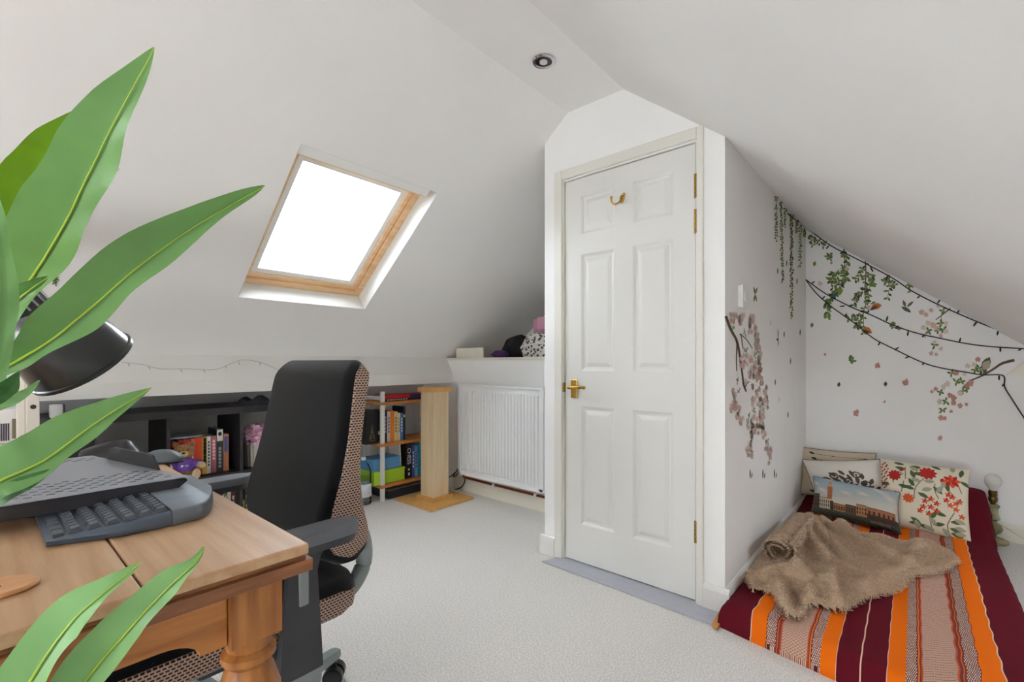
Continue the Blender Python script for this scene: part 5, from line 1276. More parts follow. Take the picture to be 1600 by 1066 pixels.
# ================================================================ FLEECE BLANKET
outline = [(1163, 892), (1172, 910), (1190, 915), (1205, 922), (1216, 940), (1228, 955), (1244, 958), (1258, 952), (1268, 938), (1290, 943), (1318, 948), (1345, 936), (1385, 922), (1412, 910), (1420, 898), (1450, 896), (1480, 886), (1502, 872), (1488, 856), (1462, 842), (1440, 838), (1422, 850), (1400, 848), (1372, 834), (1330, 826), (1290, 814), (1262, 802), (1240, 800), (1215, 818), (1190, 838), (1178, 862)]
poly = np.array([(lambda p: (p.x, p.y))(at_z(x, y, 0.13)) for x, y in outline])
poly[:, 0] = np.maximum(poly[:, 0], XS + 0.026)
def inside(P):
    x, y = P[:, 0], P[:, 1]; r = np.zeros(len(P), bool)
    for (xa, ya), (xb, yb) in zip(poly, np.roll(poly, -1, 0)):
        c = ((ya > y) != (yb > y)) & (x < (xb - xa) * (y - ya) / (yb - ya + 1e-12) + xa); r ^= c
    return r
def edge_dist(P):
    d = np.full(len(P), 9.0)
    for a, b in zip(poly, np.roll(poly, -1, 0)):
        ab = b - a; t = np.clip(((P - a) @ ab) / (ab @ ab), 0, 1); d = np.minimum(d, np.hypot(*(P - a - t[:, None] * ab).T))
    return d
ridges = []
def rid(p0, p1, wd, h, z=0.15):
    a = at_z(*p0, z); b = at_z(*p1, z); ridges.append((np.array((a.x, a.y)), np.array((b.x, b.y)), wd, h))
rid((1248, 812), (1288, 870), 0.030, 0.050); rid((1262, 808), (1330, 880), 0.026, 0.040); rid((1285, 814), (1400, 872), 0.028, 0.036)
rid((1315, 828), (1440, 856), 0.030, 0.030); rid((1290, 870), (1335, 890), 0.03, 0.022); rid((1190, 896), (1245, 900), 0.030, 0.050); rid((1245, 900), (1300, 918), 0.026, 0.050)
rid((1300, 918), (1316, 944), 0.017, 0.040); rid((1212, 905), (1226, 945), 0.020, 0.045); rid((1226, 948), (1256, 950), 0.015, 0.035); rid((1262, 945), (1266, 920), 0.014, 0.035)
rid((1325, 942), (1415, 908), 0.014, 0.020); rid((1345, 915), (1430, 872), 0.022, 0.026); rid((1422, 896), (1498, 872), 0.016, 0.022); rid((1425, 862), (1450, 842), 0.02, 0.02); rid((1170, 900), (1168, 885), 0.02, 0.03)
valleys = []
def val(p0, p1, wd, h, z=0.13):
    a = at_z(*p0, z); b = at_z(*p1, z); valleys.append((np.array((a.x, a.y)), np.array((b.x, b.y)), wd, h))
val((1238, 918), (1250, 940), 0.014, 0.045); val((1200, 884), (1260, 884), 0.012, 0.03); val((1262, 830), (1300, 885), 0.010, 0.02); val((1295, 905), (1320, 925), 0.008, 0.02); val((1250, 905), (1290, 925), 0.006, 0.025)
def bl_h(P):
    d = edge_dist(P)
    h = 0.024 * np.minimum(1, d / 0.016) ** 0.5 + 0.012 * np.minimum(1, d / 0.1)
    for a, b, wd, hh in ridges:
        ab = b - a; t = np.clip(((P - a) @ ab) / (ab @ ab), 0, 1); q = np.hypot(*(P - a - t[:, None] * ab).T)
        h += hh * np.exp(-(q / wd) ** 2) * np.minimum(1, d / 0.02)
    for a, b, wd, hh in valleys:
        ab = b - a; t = np.clip(((P - a) @ ab) / (ab @ ab), 0, 1); q = np.hypot(*(P - a - t[:, None] * ab).T)
        h -= hh * np.exp(-(q / wd) ** 2)
    h += 0.006 * np.sin(P[:, 0] * 21 + 3 * np.sin(P[:, 1] * 9)) * np.sin(P[:, 1] * 15 + 1) * np.minimum(1, d / 0.04)
    z0 = np.array([zsurf(np.clip(x - FXC, -0.44, 0.44), y) for x, y in P])
    return z0 + np.maximum(h, 0.006)
x0, y0 = poly.min(0) - 0.01; x1, y1 = poly.max(0) + 0.01; st_ = 0.007
gx = np.arange(x0, x1, st_); gy = np.arange(y0, y1, st_)
XX, YY = np.meshgrid(gx, gy, indexing='ij'); P = np.stack([XX.ravel(), YY.ravel()], 1)
ins = inside(P); Z = np.zeros(len(P)); Z[ins] = bl_h(P[ins])
idx = np.full(len(P), -1); idx[ins] = np.arange(ins.sum()); I = idx.reshape(XX.shape)
vt = np.column_stack([P[ins], Z[ins]])
q = np.stack([I[:-1, :-1], I[1:, :-1], I[1:, 1:], I[:-1, 1:]], -1).reshape(-1, 4); q = q[(q >= 0).all(1)]
g = G(); g.v = [tuple(p) for p in vt]; g.f = [tuple(int(i) for i in f) for f in q]
blk = thing('fleece_blanket', 'crumpled beige teddy-fleece blanket thrown over the mattress', 'blanket', (float(vt[:, 0].mean()), float(vt[:, 1].mean()), 0.12))
FLE = mat('beige_fleece', (196, 172, 146), 1.0, var=0.15, vscale=14, bump=0.8, bscale=180)
obj('fleece', g, FLE, blk, True, sharp=80)
nv_ = np.zeros_like(vt); e1 = vt[q[:, 1]] - vt[q[:, 0]]; e2 = vt[q[:, 3]] - vt[q[:, 0]]; fn = np.cross(e1, e2)
for c_ in range(4): np.add.at(nv_, q[:, c_], fn)
nv_ /= np.linalg.norm(nv_, axis=1)[:, None] + 1e-12; nv_ *= np.sign(nv_[:, 2:3] + 1e-9)
# rolled end of the blanket: a loose spiral against the wall
r0 = at_z(1214, 868, 0.155); r1 = at_z(1256, 816, 0.155)
r0.z = 0.178; r1.z = 0.172; axv = (r1 - r0).normalized(); sdv = Vector((axv.y, -axv.x, 0)).normalized(); upv = Vector((0, 0, 1))
sp_, spn = [], []
for i in range(15):
    t = i / 14; row = []; c0 = lerp(r0, r1, t); k_ = 1 - 0.25 * t
    for j in range(58):
        a = 0.5 + j / 57 * 4.1 * math.pi; rad = (0.020 + 0.046 * j / 57) * k_ + 0.003 * math.sin(a * 3 + t * 6)
        p_ = c0 + sdv * (rad * 1.1 * math.cos(a)) + upv * (rad * 0.92 * math.sin(a))
        p_.x = max(p_.x, XS + 0.026); row.append(p_)
        sp_.append(tuple(p_)); spn.append(tuple(sdv * math.cos(a) + upv * math.sin(a)))
    if i == 0: G0 = []
    G0.append(row)
obj('rolled_fold', G().grid(G0), FLE, blk, True, sharp=80)
# pile: short fibres standing off the cloth
def fibres(base_v, base_n, nf, jit):
    k = rng.integers(0, len(base_v), nf); b_ = base_v[k] + rng.uniform(-jit, jit, (nf, 3)) * np.array([1, 1, 0.15])
    d_ = base_n[k] * 0.9 + rng.normal(0, 0.55, (nf, 3)) + np.array([0.1, -0.15, 0.0]); d_ /= np.linalg.norm(d_, axis=1)[:, None]
    ln = rng.uniform(0.005, 0.0115, nf)[:, None]; s_ = np.cross(d_, rng.normal(0, 1, (nf, 3))); s_ /= np.linalg.norm(s_, axis=1)[:, None]; s_ *= 0.0010
    tp_ = b_ + d_ * ln; tp_[:, 0] = np.maximum(tp_[:, 0], XS + 0.024)
    return np.stack([b_ - s_, b_ + s_, tp_], 1).reshape(-1, 3)
tri = np.concatenate([fibres(vt, nv_, 110000, st_ / 2), fibres(np.array(sp_), np.array(spn), 26000, 0.004)])
nf = len(tri) // 3
me = bpy.data.meshes.new('pile'); me.vertices.add(len(tri)); me.vertices.foreach_set('co', (tri - np.array(XF[blk.name].translation)).ravel())
me.loops.add(len(tri)); me.loops.foreach_set('vertex_index', np.arange(len(tri), dtype=np.int32)); me.polygons.add(nf)
me.polygons.foreach_set('loop_start', np.arange(0, len(tri), 3, dtype=np.int32)); me.polygons.foreach_set('loop_total', np.full(nf, 3, dtype=np.int32)); me.update(calc_edges=True)
me.materials.append(mat('beige_fibres', (232, 210, 184), 0.9, var=0.2, vscale=90, col2=(198, 172, 146)))
o = bpy.data.objects.new('pile', me); C.objects.link(o); o.parent = blk; o['kind'] = 'stuff'

# ================================================================ ONYX LAMP WITHOUT SHADE
lx, ly = 0.345, 3.868
ol = thing('table_lamp', 'small onyx and brass lamp with a bare white bulb on the carpet', 'lamp', (lx, ly, 0))
M = Matrix.Translation((lx, ly, 0))
ONX = mat('green_onyx', (168, 158, 122), 0.25, var=0.25, vscale=18, col2=(120, 122, 84)); ABR = mat('aged_brass', (120, 96, 56), 0.35, 0.9)
obj('foot', G().lathe([(0.060, 0.001), (0.066, 0.006), (0.066, 0.018), (0.05, 0.027), (0.03, 0.032), (0.016, 0.036)], 28, M), ONX, ol, True)
obj('lower_bulb', G().lathe([(0.014, 0.05), (0.034, 0.064), (0.042, 0.085), (0.034, 0.108), (0.016, 0.122)], 24, M), ONX, ol, True)
obj('upper_spindle', G().lathe([(0.016, 0.13), (0.032, 0.142), (0.022, 0.17), (0.020, 0.19), (0.028, 0.212), (0.030, 0.218), (0.016, 0.224)], 24, M), ONX, ol, True)
for a, b, r in ((0.034, 0.052, 0.013), (0.120, 0.132, 0.013)): obj('collar', G().lathe([(r, a), (r * 1.15, (a + b) / 2), (r, b)], 16, M), ABR, ol, True)
obj('bulb_holder', G().lathe([(0.010, 0.222), (0.013, 0.232), (0.020, 0.245), (0.020, 0.262), (0.016, 0.268), (0.019, 0.276), (0.019, 0.300), (0.015, 0.304)], 20, M), ABR, ol, True)
obj('light_bulb', G().lathe([(0.012, 0.298), (0.018, 0.312), (0.033, 0.336), (0.038, 0.356), (0.033, 0.378), (0.018, 0.394), (0.001, 0.399)], 24, M), mat('frosted_bulb', (216, 214, 208), 0.25), ol, True)
cord = smoothpath([(lx - 0.01, ly - 0.045, 0.135), (lx + 0.03, ly - 0.07, 0.125), (lx + 0.08, ly - 0.06, 0.09), (lx + 0.16, ly - 0.05, 0.035), (lx + 0.26, ly - 0.04, 0.006), (lx + 0.45, ly + 0.02, 0.004)], 6)
obj('flex', G().tube(cord, 0.003, 6), mat('pale_flex', (196, 188, 160), 0.5), ol, True)

# ================================================================ FLOOR LAMP WITH CONE SHADE at the frame edge
rim = at_d(1567, 588, 1.6); ctr = rim + Rv * 0.19 + Vector((0.045, 0, 0)) + Vector((0, 0, 0.0))
lmp = thing('floor_lamp', 'white cone lampshade of a slim floor lamp at the right edge', 'lamp', (ctr.x, ctr.y, 0))
M = Matrix.Translation((ctr.x, ctr.y, 0))
zr0 = rim.z
obj('shade', G().lathe([(0.170, zr0), (0.168, zr0 + 0.003), (0.055, zr0 + 0.118), (0.053, zr0 + 0.118), (0.166, zr0 + 0.002), (0.170, zr0)], 40, M, cap=False), mat('white_shade', (226, 220, 208), 0.8), lmp, True)
obj('pole', G().cyl((ctr.x, ctr.y, 0.02), (ctr.x, ctr.y, zr0 + 0.10), 0.008, n=12), mat('lamp_white', (220, 218, 212), 0.4), lmp, True)
obj('base', G().lathe([(0.10, 0.001), (0.10, 0.014), (0.02, 0.022), (0.01, 0.03)], 28, M), mat('lamp_white', (220, 218, 212), 0.4), lmp, True)

# ================================================================ FAIRY LIGHTS
WIRE = mat('dark_wire', (22, 24, 20), 0.5)
yw = YB - 0.008
def wall_pt(x, y):
    p = at_y(x, y, yw)
    if p.x < XS + 0.006: p = at_x(x, y, XS + 0.008)
    return p
def light_string(label, path, ticks):
    pts = [wall_pt(x, y) for x, y in path]
    t = thing('fairy_lights', label, 'string lights', tuple(pts[0]), group='dark fairy lights on the bed-end wall')
    sp_ = smoothpath(pts, 8)
    for q in sp_: q.y = min(q.y, yw)
    obj('wire', G().tube(sp_, 0.0034, 6), WIRE, t, True)
    for x, y, dx, dy in ticks:
        a = wall_pt(x, y); b = wall_pt(x + dx, y + dy); d = b - a
        obj('bulb', G().tube([a, a + d * 0.6, b], [0.0035, 0.0045, 0.0025], 6), WIRE, t, True)
    return t
light_string('top dark fairy-light string sagging under the ceiling slope', [(1231, 334), (1260, 357), (1300, 385), (1345, 408), (1395, 435), (1425, 455), (1470, 478), (1527, 503), (1565, 518), (1602, 531)],
             [(1247, 346, 6, -5), (1262, 358, 4, -4), (1295, 384, -4, 5), (1318, 394, 2, -8), (1360, 417, 4, 8), (1384, 438, 3, -7), (1437, 463, -4, 3), (1465, 474, 5, -7), (1496, 489, 4, -6), (1526, 503, -5, 7), (1560, 516, -2, 8)])
light_string('middle dark fairy-light string running to the lampshade', [(1259, 437), (1290, 459), (1330, 480), (1360, 492), (1395, 508), (1430, 520), (1470, 529), (1510, 537), (1550, 542), (1602, 545)],
             [(1268, 443, 5, -3), (1320, 478, -8, 1), (1355, 490, 3, -6), (1385, 502, 2, -8), (1419, 518, -1, 7), (1445, 523, -4, 4), (1499, 535, 2, -7), (1563, 542, 0, 8), (1596, 545, -5, 3)])
light_string('lowest dark fairy-light string hanging down beside the lampshade', [(1259, 437), (1275, 458), (1300, 480), (1335, 505), (1365, 529), (1400, 547), (1440, 566), (1470, 575), (1510, 582), (1535, 586), (1567, 587), (1570, 605), (1582, 625), (1602, 656)],
             [(1285, 467, 4, -4), (1300, 479, -4, 4), (1320, 495, 3, -5), (1375, 535, -3, 5), (1398, 547, 6, -4), (1421, 557, -7, 3), (1445, 567, -4, 3), (1532, 586, 1, -6), (1561, 587, 0, 7), (1569, 600, -3, 4)])
# ================================================================ WALL STICKERS (flat vinyl prints)
STK = dict(green=mat('sticker_green', (104, 132, 58), 0.6, var=0.3, vscale=30), dark=mat('sticker_dark_green', (58, 74, 40), 0.6, var=0.3, vscale=30), brown=mat('sticker_bark', (92, 68, 46), 0.6), pink=mat('sticker_pink', (214, 182, 172), 0.6, var=0.12, vscale=60), pale=mat('sticker_pale_pink', (218, 204, 194), 0.6), rose=mat('sticker_rose', (200, 144, 130), 0.6), moss=mat('sticker_moss', (112, 114, 58), 0.6, var=0.3, vscale=60))
class Sticker:
    """flat print; wall 'e' = bed-end wall, 's' = cupboard side wall; coordinates are places on that wall seen in the photograph"""
    def __init__(s, label, cat, wall, group=None):
        s.wall = wall; s.parts = {}; s.label = label; s.cat = cat; s.lift = {}; s.group = group
    def p(s, x, y, dz=0.0):
        return at_y(x, y, YB - 0.0012 - dz) if s.wall == 'e' else at_x(x, y, XS + 0.0012 + dz)
    def g(s, nm, m, dz):
        if nm not in s.parts: s.parts[nm] = (G(), m); s.lift[nm] = dz
        return s.parts[nm][0]
    def poly(s, nm, m, pts, dz=0.0):
        g = s.g(nm, m, dz); vs = [s.p(x, y, s.lift[nm]) for x, y in pts]; g.add(vs, [tuple(range(len(vs)))])
    def leaf(s, nm, m, x, y, ang, L_, W_, dz=0.0):
        a = math.radians(ang); c, sn = math.cos(a), math.sin(a); pr = ((0, 0), (0.25, 0.75), (0.5, 1), (0.75, 0.7), (1, 0), (0.75, -0.7), (0.5, -1), (0.25, -0.75))
        k = 0.55 if s.wall == 's' else 1.0
        s.poly(nm, m, [(x + k * (L_ * t * c - W_ * w * sn), y - (L_ * t * sn + W_ * w * c)) for t, w in pr], dz)
    def line(s, nm, m, pts, w0, w1=None, dz=0.0):
        pts = [(q.x, q.y) for q in smoothpath([(a, b, 0) for a, b in pts], 5)]; n = len(pts); L_ = []; R_ = []
        for i, (x, y) in enumerate(pts):
            x0, y0 = pts[max(0, i - 1)]; x1, y1 = pts[min(n - 1, i + 1)]; dx, dy = x1 - x0, y1 - y0; q = math.hypot(dx, dy) + 1e-9; w = lerp(w0, w1 if w1 is not None else w0, i / (n - 1)) / 2
            L_.append((x - dy / q * w, y + dx / q * w)); R_.append((x + dy / q * w, y - dx / q * w))
        g = s.g(nm, m, dz)
        for i in range(n - 1): g.add([s.p(*L_[i], s.lift[nm]), s.p(*L_[i + 1], s.lift[nm]), s.p(*R_[i + 1], s.lift[nm]), s.p(*R_[i], s.lift[nm])], [(0, 1, 2, 3)])
        return pts
    def blossom(s, x, y, r, m='pink', k=5):
        r *= 0.8
        for i in range(k): s.leaf('blossom', STK[m], x, y, 360 / k * i + random.uniform(0, 40), r, r * 0.42, 0.0010) if m != 'pale' else s.leaf('pale_blossom', STK[m], x, y, 360 / k * i + random.uniform(0, 40), r, r * 0.42, 0.0008)
    def done(s, name='wall_sticker'):
        allv = [v for g, _ in s.parts.values() for v in g.v]; c = Vector(allv[0])
        t = thing(name, s.label, s.cat, tuple(c), group=s.group)
        for nm, (g, m) in s.parts.items():
            o = obj(nm, g, m, t); o['kind'] = 'stuff'
        return t
def vine(label, stems, density=1.0, wall='e', lsize=7, extra=None):
    s = Sticker(label, 'wall sticker', wall)
    for pts, w in stems:
        q = s.line('stem', STK['brown'], pts, w, w * 0.5, 0.0004)
        for i, (x, y) in enumerate(q):
            for sd in (-1, 1):
                if random.random() < 0.62 * density:
                    x1, y1 = q[min(i + 1, len(q) - 1)]; x0, y0 = q[max(i - 1, 0)]; a = math.degrees(math.atan2(-(y1 - y0), x1 - x0)) + sd * random.uniform(35, 75)
                    d = random.random() < 0.3; s.leaf('dark_leaves' if d else 'leaves', STK['dark' if d else 'green'], x, y, a, random.uniform(0.75, 1.3) * lsize, lsize * 0.26, 0.0006 if d else 0.0008)
    if extra: extra(s)
    return s.done()
def bird(s, x, y, body, wing, ang=0, sc=1.0):
    s.leaf('bird_body', mat('bird_%02x%02x%02x' % body, body, 0.6), x - 8 * sc, y + 3 * sc, 20 + ang, 17 * sc, 5 * sc, 0.0012)
    s.leaf('bird_wing', mat('bird_%02x%02x%02x' % wing, wing, 0.6), x - 10 * sc, y + 8 * sc, 40 + ang, 14 * sc, 2.6 * sc, 0.0014)
vine('leafy vine sticker with a green bird near the wall corner', [([(1319, 393), (1320, 410), (1318, 430), (1312, 448), (1306, 458), (1298, 465)], 1.6), ([(1322, 394), (1323, 412), (1320, 425)], 1.2), ([(1318, 416), (1308, 424), (1300, 430)], 0.8), ([(1312, 440), (1303, 438), (1297, 438)], 0.8), ([(1322, 425), (1323, 438)], 0.8), ([(1295, 467), (1292, 480), (1293, 496)], 0.9), ([(1308, 452), (1300, 450)], 0.7)],
     extra=lambda s: (bird(s, 1311, 458, (128, 150, 52), (56, 96, 120), 10), s.blossom(1323, 420, 5), s.blossom(1281, 443, 5, 'pale')))
vine('long leafy vine sticker with an orange and a yellow bird', [([(1352, 408), (1353, 430), (1351, 455), (1353, 472), (1349, 490), (1350, 520)], 2.0), ([(1361, 428), (1359, 448), (1356, 462)], 1.2), ([(1347, 418), (1344, 430), (1337, 437)], 1.0), ([(1351, 452), (1340, 462), (1333, 478)], 1.0), ([(1353, 470), (1362, 476)], 0.9), ([(1342, 500), (1338, 512)], 0.8), ([(1361, 430), (1364, 445)], 0.8), ([(1349, 490), (1338, 496), (1326, 498)], 0.8)],
     extra=lambda s: (bird(s, 1369, 477, (190, 112, 40), (96, 62, 40), -10), bird(s, 1356, 509, (196, 176, 30), (80, 84, 40), -50), s.blossom(1357, 480, 5), s.blossom(1360, 432, 4)))
vine('short leafy sticker sprig hanging under the ceiling slope', [([(1390, 430), (1390, 446), (1387, 465)], 1.2), ([(1390, 440), (1398, 445)], 0.8), ([(1390, 436), (1382, 440)], 0.8)], extra=lambda s: s.blossom(1392, 444, 3.5))
vine('tiny green sticker sprig just right of the hanging vines', [([(1418, 443), (1420, 455)], 0.8), ([(1419, 448), (1424, 446)], 0.6)], 0.9, lsize=5)
vine('green sticker twig at the top left of the bed-end wall', [([(1264, 368), (1272, 374), (1288, 379)], 1.0), ([(1272, 374), (1286, 384)], 0.8), ([(1266, 372), (1270, 382)], 0.7)], 0.9, lsize=5, extra=lambda s: s.blossom(1269, 373, 3.5))
vine('single green sticker leaf pair between wall corner and vines', [([(1297, 395), (1296, 404)], 0.6), ([(1296, 399), (1292, 402)], 0.5)], 0.9, lsize=5)
vine('small dark green sticker sprig on the middle light string', [([(1393, 503), (1398, 513), (1404, 512)], 0.8)], 0.9, lsize=6)
vine('small bright green sticker leaves low on the vine side', [([(1327, 556), (1330, 560)], 0.5), ([(1329, 559), (1333, 565)], 0.5)], 0.9, lsize=5)
def cherry(label, wall, twigs, leaves, blossoms, lsize=8, extra=None, sx=1.0):
    s = Sticker(label, 'wall sticker', wall)
    for pts, w0, w1 in twigs: s.line('branch', STK['brown'], pts, w0, w1, 0.0004)
    for x, y in leaves:
        a0 = random.uniform(0, 360)
        for k in range(4): s.leaf('leaves', STK['moss'] if k % 2 else STK['green'], x, y, a0 + k * 80 + random.uniform(-15, 15), lsize * random.uniform(0.7, 1.1) * (sx if abs(math.cos(math.radians(a0 + k * 80))) > 0.7 else 1), lsize * 0.22 * sx, 0.0006)
    for x, y, r, m in blossoms: s.blossom(x, y, r, m)
    if extra: extra(s)
    return s.done()
cherry('pink cherry blossom sticker cluster below the top light string', 'e', [([(1485, 482), (1475, 490), (1462, 500)], 2, 1.2), ([(1470, 494), (1472, 510)], 1, 0.8)], [(1473, 486), (1470, 505), (1466, 516), (1450, 517), (1474, 515), (1461, 540)],
       [(1440, 488, 6, 'pink'), (1447, 492, 5, 'rose'), (1455, 485, 5, 'pink'), (1458, 508, 7, 'pink'), (1450, 505, 6, 'pale'), (1463, 513, 6, 'pink'), (1443, 512, 6, 'pale'), (1478, 518, 6, 'pale'), (1460, 535, 5, 'pale'), (1455, 552, 5, 'pink'), (1463, 554, 4, 'rose'), (1470, 545, 5, 'pale'), (1466, 478, 5, 'pale'), (1478, 505, 5, 'pale'), (1470, 525, 5, 'pink'), (1445, 525, 4, 'rose')])
cherry('cherry blossom branch sticker with a perched round bird by the lampshade', 'e', [([(1585, 563), (1566, 568), (1552, 577), (1535, 587), (1515, 596), (1504, 606)], 4.5, 1.5)], [(1530, 575), (1487, 583), (1494, 597), (1502, 596), (1505, 612), (1510, 607), (1470, 613), (1478, 627), (1473, 641), (1524, 578)],
       [(1528, 562, 6, 'rose'), (1522, 570, 6, 'pale'), (1512, 572, 6, 'pale'), (1494, 583, 6, 'pink'), (1507, 585, 5, 'pale'), (1516, 599, 8, 'rose'), (1512, 602, 6, 'pink'), (1484, 618, 6, 'rose'), (1490, 622, 7, 'pink'), (1480, 600, 7, 'pale'), (1474, 605, 6, 'pale'), (1462, 608, 5, 'pink'), (1456, 612, 4, 'rose'), (1490, 630, 6, 'rose'), (1500, 634, 6, 'pink'), (1468, 628, 6, 'pale'), (1470, 653, 6, 'rose'), (1476, 654, 5, 'pink'), (1486, 643, 4, 'pink'), (1510, 632, 4, 'pink'), (1500, 615, 6, 'pale')],
       extra=lambda s: (s.leaf('bird_back', mat('bird_back', (92, 86, 62), 0.6), 1535, 580, 62, 25, 7, 0.0010), s.leaf('bird_belly', mat('bird_belly', (178, 168, 142), 0.6), 1536, 578, 55, 18, 6.5, 0.0014), s.leaf('bird_tail', mat('bird_tail', (110, 104, 56), 0.6), 1541, 575, 250, 12, 3, 0.0012)))
for x, y, r, lab in ((1371, 572, 6, 'loose pink blossom sticker highest on the bare end wall'), (1415, 598, 7, 'loose pink blossom sticker in the middle of the end wall'), (1338, 646, 7, 'loose pink blossom sticker low on the end wall left'), (1469, 685, 5, 'faint pink petal sticker just above the floral cushion'), (1299, 411, 3, 'tiny pink dot sticker near the top wall corner'), (1382, 628, 3, 'tiny faded blossom sticker left of the blossom branch'), (1289, 554, 3, 'small pink petal sticker low near the wall corner')):
    s = Sticker(lab, 'wall sticker', 'e'); s.blossom(x, y, r, 'rose', 5); s.leaf('leaves', STK['moss'], x, y, 70, r, r * 0.2, 0.0006); s.done()
for x, y, lab in ((1383, 600, 'small grey petal sticker left of the middle blossom'), (1310, 601, 'small faded grey petal sticker near the left of the end wall'), (1272, 412, 'single green leaf sticker beside the wall corner'), (1268, 508, 'bright green single leaf sticker beside the wall corner')):
    s = Sticker(lab, 'wall sticker', 'e'); s.leaf('leaves', STK['dark' if 'grey' in lab else 'green'], x, y + 4, 80, 8, 2.6); s.done()
s = Sticker('small blue-green hummingbird sticker flying right of the vines', 'wall sticker', 'e')
s.leaf('bird_body', mat('bird_teal', (74, 104, 96), 0.6), 1408, 479, -30, 18, 3, 0.001); s.leaf('bird_wing', mat('bird_olive', (110, 104, 66), 0.6), 1415, 480, 110, 12, 2.4, 0.0012); s.leaf('bird_wing', mat('bird_olive', (110, 104, 66), 0.6), 1417, 480, 42, 14, 2.2, 0.0012); s.leaf('bird_tail', mat('bird_teal', (74, 104, 96), 0.6), 1418, 482, -60, 8, 2, 0.001); s.done()
# cupboard side wall: hanging willow strands
def willow(label, x0, y0, x1, y1, w):
    s = Sticker(label, 'wall sticker', 's')
    n = max(8, int((y1 - y0) / 4)); s.line('stem', STK['moss'], [(x0, y0), (lerp(x0, x1, 0.5) + 0.6, (y0 + y1) / 2), (x1, y1)], 0.9, 0.4, 0.0004)
    for i in range(n):
        t = i / (n - 1); x = lerp(x0, x1, t); y = lerp(y0, y1, t) - 1; ww = w * (1 - 0.55 * t)
        for sd in (-1, 1):
            if random.random() < 0.85: d_ = random.random() < 0.35; s.leaf('dark_leaves' if d_ else 'leaves', STK['dark' if d_ else 'green'], x + random.uniform(-0.6, 0.6) * ww * 0.4, y, -90 + sd * random.uniform(25, 75), random.uniform(4, 7), max(1.5, ww * 0.36), 0.0007 if d_ else 0.0009)
    return s.done()
for a, lab in zip(((1213, 308, 1213, 376, 4), (1220, 316, 1223, 440, 5), (1227, 326, 1226, 354, 3), (1237, 336, 1237, 496, 7), (1251, 352, 1250, 415, 4), (1245, 345, 1244, 362, 2.5), (1257, 358, 1257, 368, 2)), ('leftmost green willow strand sticker on the cupboard wall', 'long thin green willow strand sticker second from the left', 'short willow strand sticker between two long ones', 'longest and thickest green willow strand sticker on the cupboard wall', 'medium willow strand sticker near the wall corner', 'very short willow strand sticker beside the thickest one', 'tiny willow tip sticker closest to the wall corner')): willow(lab, *a)
s = Sticker('small olive butterfly sticker right of the light switch', 'wall sticker', 's')
for a in (60, 110, -70, -110): s.leaf('wing', STK['moss'], 1180, 460, a, 13, 2.2)
s.done()
for k, (x, y, lab) in enumerate(((1215, 424, 'small dark leaf sticker below the leftmost willow'), (1229, 412, 'dark bluish leaf sticker between the long willow strands'), (1245, 440, 'thin dark leaf sticker right of the thickest willow'), (1204, 505, 'pale pink petal sticker above the brown bird sticker'), (1250, 520, 'thin olive leaf sticker near the corner below the willow'), (1225, 523, 'tiny olive leaf sticker right of the bird silhouette'), (1211, 598, 'tiny brown leaf sticker right of the cherry branch'), (1217, 625, 'pale mauve petal sticker right of the cherry branch'), (1231, 649, 'tiny green leaf sticker low on the cupboard wall'), (1235, 565, 'tiny dark leaf sticker in the middle of the cupboard wall'))):
    s = Sticker(lab, 'wall sticker', 's'); m = STK['pale'] if 'pale' in lab else STK['dark']; s.leaf('leaves', m, x, y + 5, 86, 11, 1.6); s.done()
s = Sticker('small brown bird silhouette sticker on the cupboard wall', 'wall sticker', 's'); s.leaf('bird_wing', STK['moss'], 1216, 530, 92, 17, 1.3); s.leaf('bird_wing', STK['moss'], 1216, 528, -88, 14, 1.3); s.leaf('bird_body', STK['brown'], 1213, 531, 10, 7, 2.0); s.done()
for k, x in enumerate((1172, 1192, 1210)):
    s = Sticker(('left', 'middle', 'right')[k] + ' green grass-blade sticker behind the blanket and cushion side', 'wall sticker', 's'); s.leaf('leaves', STK['dark'], x, 748, 88, 16, 1.4); s.leaf('leaves', STK['dark'], x + 2, 748, 75, 10, 1.2); s.done()
cherry('large pale cherry blossom branch sticker beside the door frame', 's',
       [([(1134, 494), (1142, 515), (1152, 535), (1158, 570), (1162, 600), (1166, 612)], 4.5, 2.0), ([(1152, 535), (1151, 560), (1151, 580)], 1.8, 1.2), ([(1156, 522), (1166, 530), (1176, 545)], 1.8, 1.0), ([(1158, 522), (1161, 545)], 1.2, 1.0), ([(1163, 608), (1167, 600), (1171, 596)], 1.8, 1.0)],
       [(1146, 512), (1163, 520), (1165, 548), (1179, 555), (1152, 595), (1154, 612), (1176, 625), (1178, 640), (1170, 650), (1192, 662), (1193, 640), (1174, 690), (1199, 690), (1181, 525), (1184, 548), (1168, 660)],
       [(random.gauss(cx, sx_), random.gauss(cy, sy_), random.uniform(5, 8), random.choice(('pink', 'pale', 'pale', 'rose' if random.random() < 0.25 else 'pale'))) for cx, cy, sx_, sy_, n_ in ((1147, 496, 4, 6, 9), (1158, 502, 3, 5, 6), (1176, 510, 4, 10, 12), (1180, 530, 3, 8, 8), (1164, 570, 3, 12, 8), (1173, 575, 3, 12, 8), (1186, 560, 3, 14, 16), (1183, 585, 3, 8, 8), (1188, 597, 2, 6, 4), (1145, 630, 3, 10, 12), (1153, 640, 3, 12, 10), (1158, 658, 2, 6, 5), (1180, 630, 6, 14, 16), (1194, 628, 4, 12, 12), (1184, 660, 5, 12, 14), (1172, 672, 3, 8, 8), (1173, 703, 2.5, 8, 8), (1193, 680, 3, 10, 10), (1202, 702, 3, 8, 10), (1198, 612, 2, 6, 5)) for _ in range(n_)], lsize=9, sx=0.55)
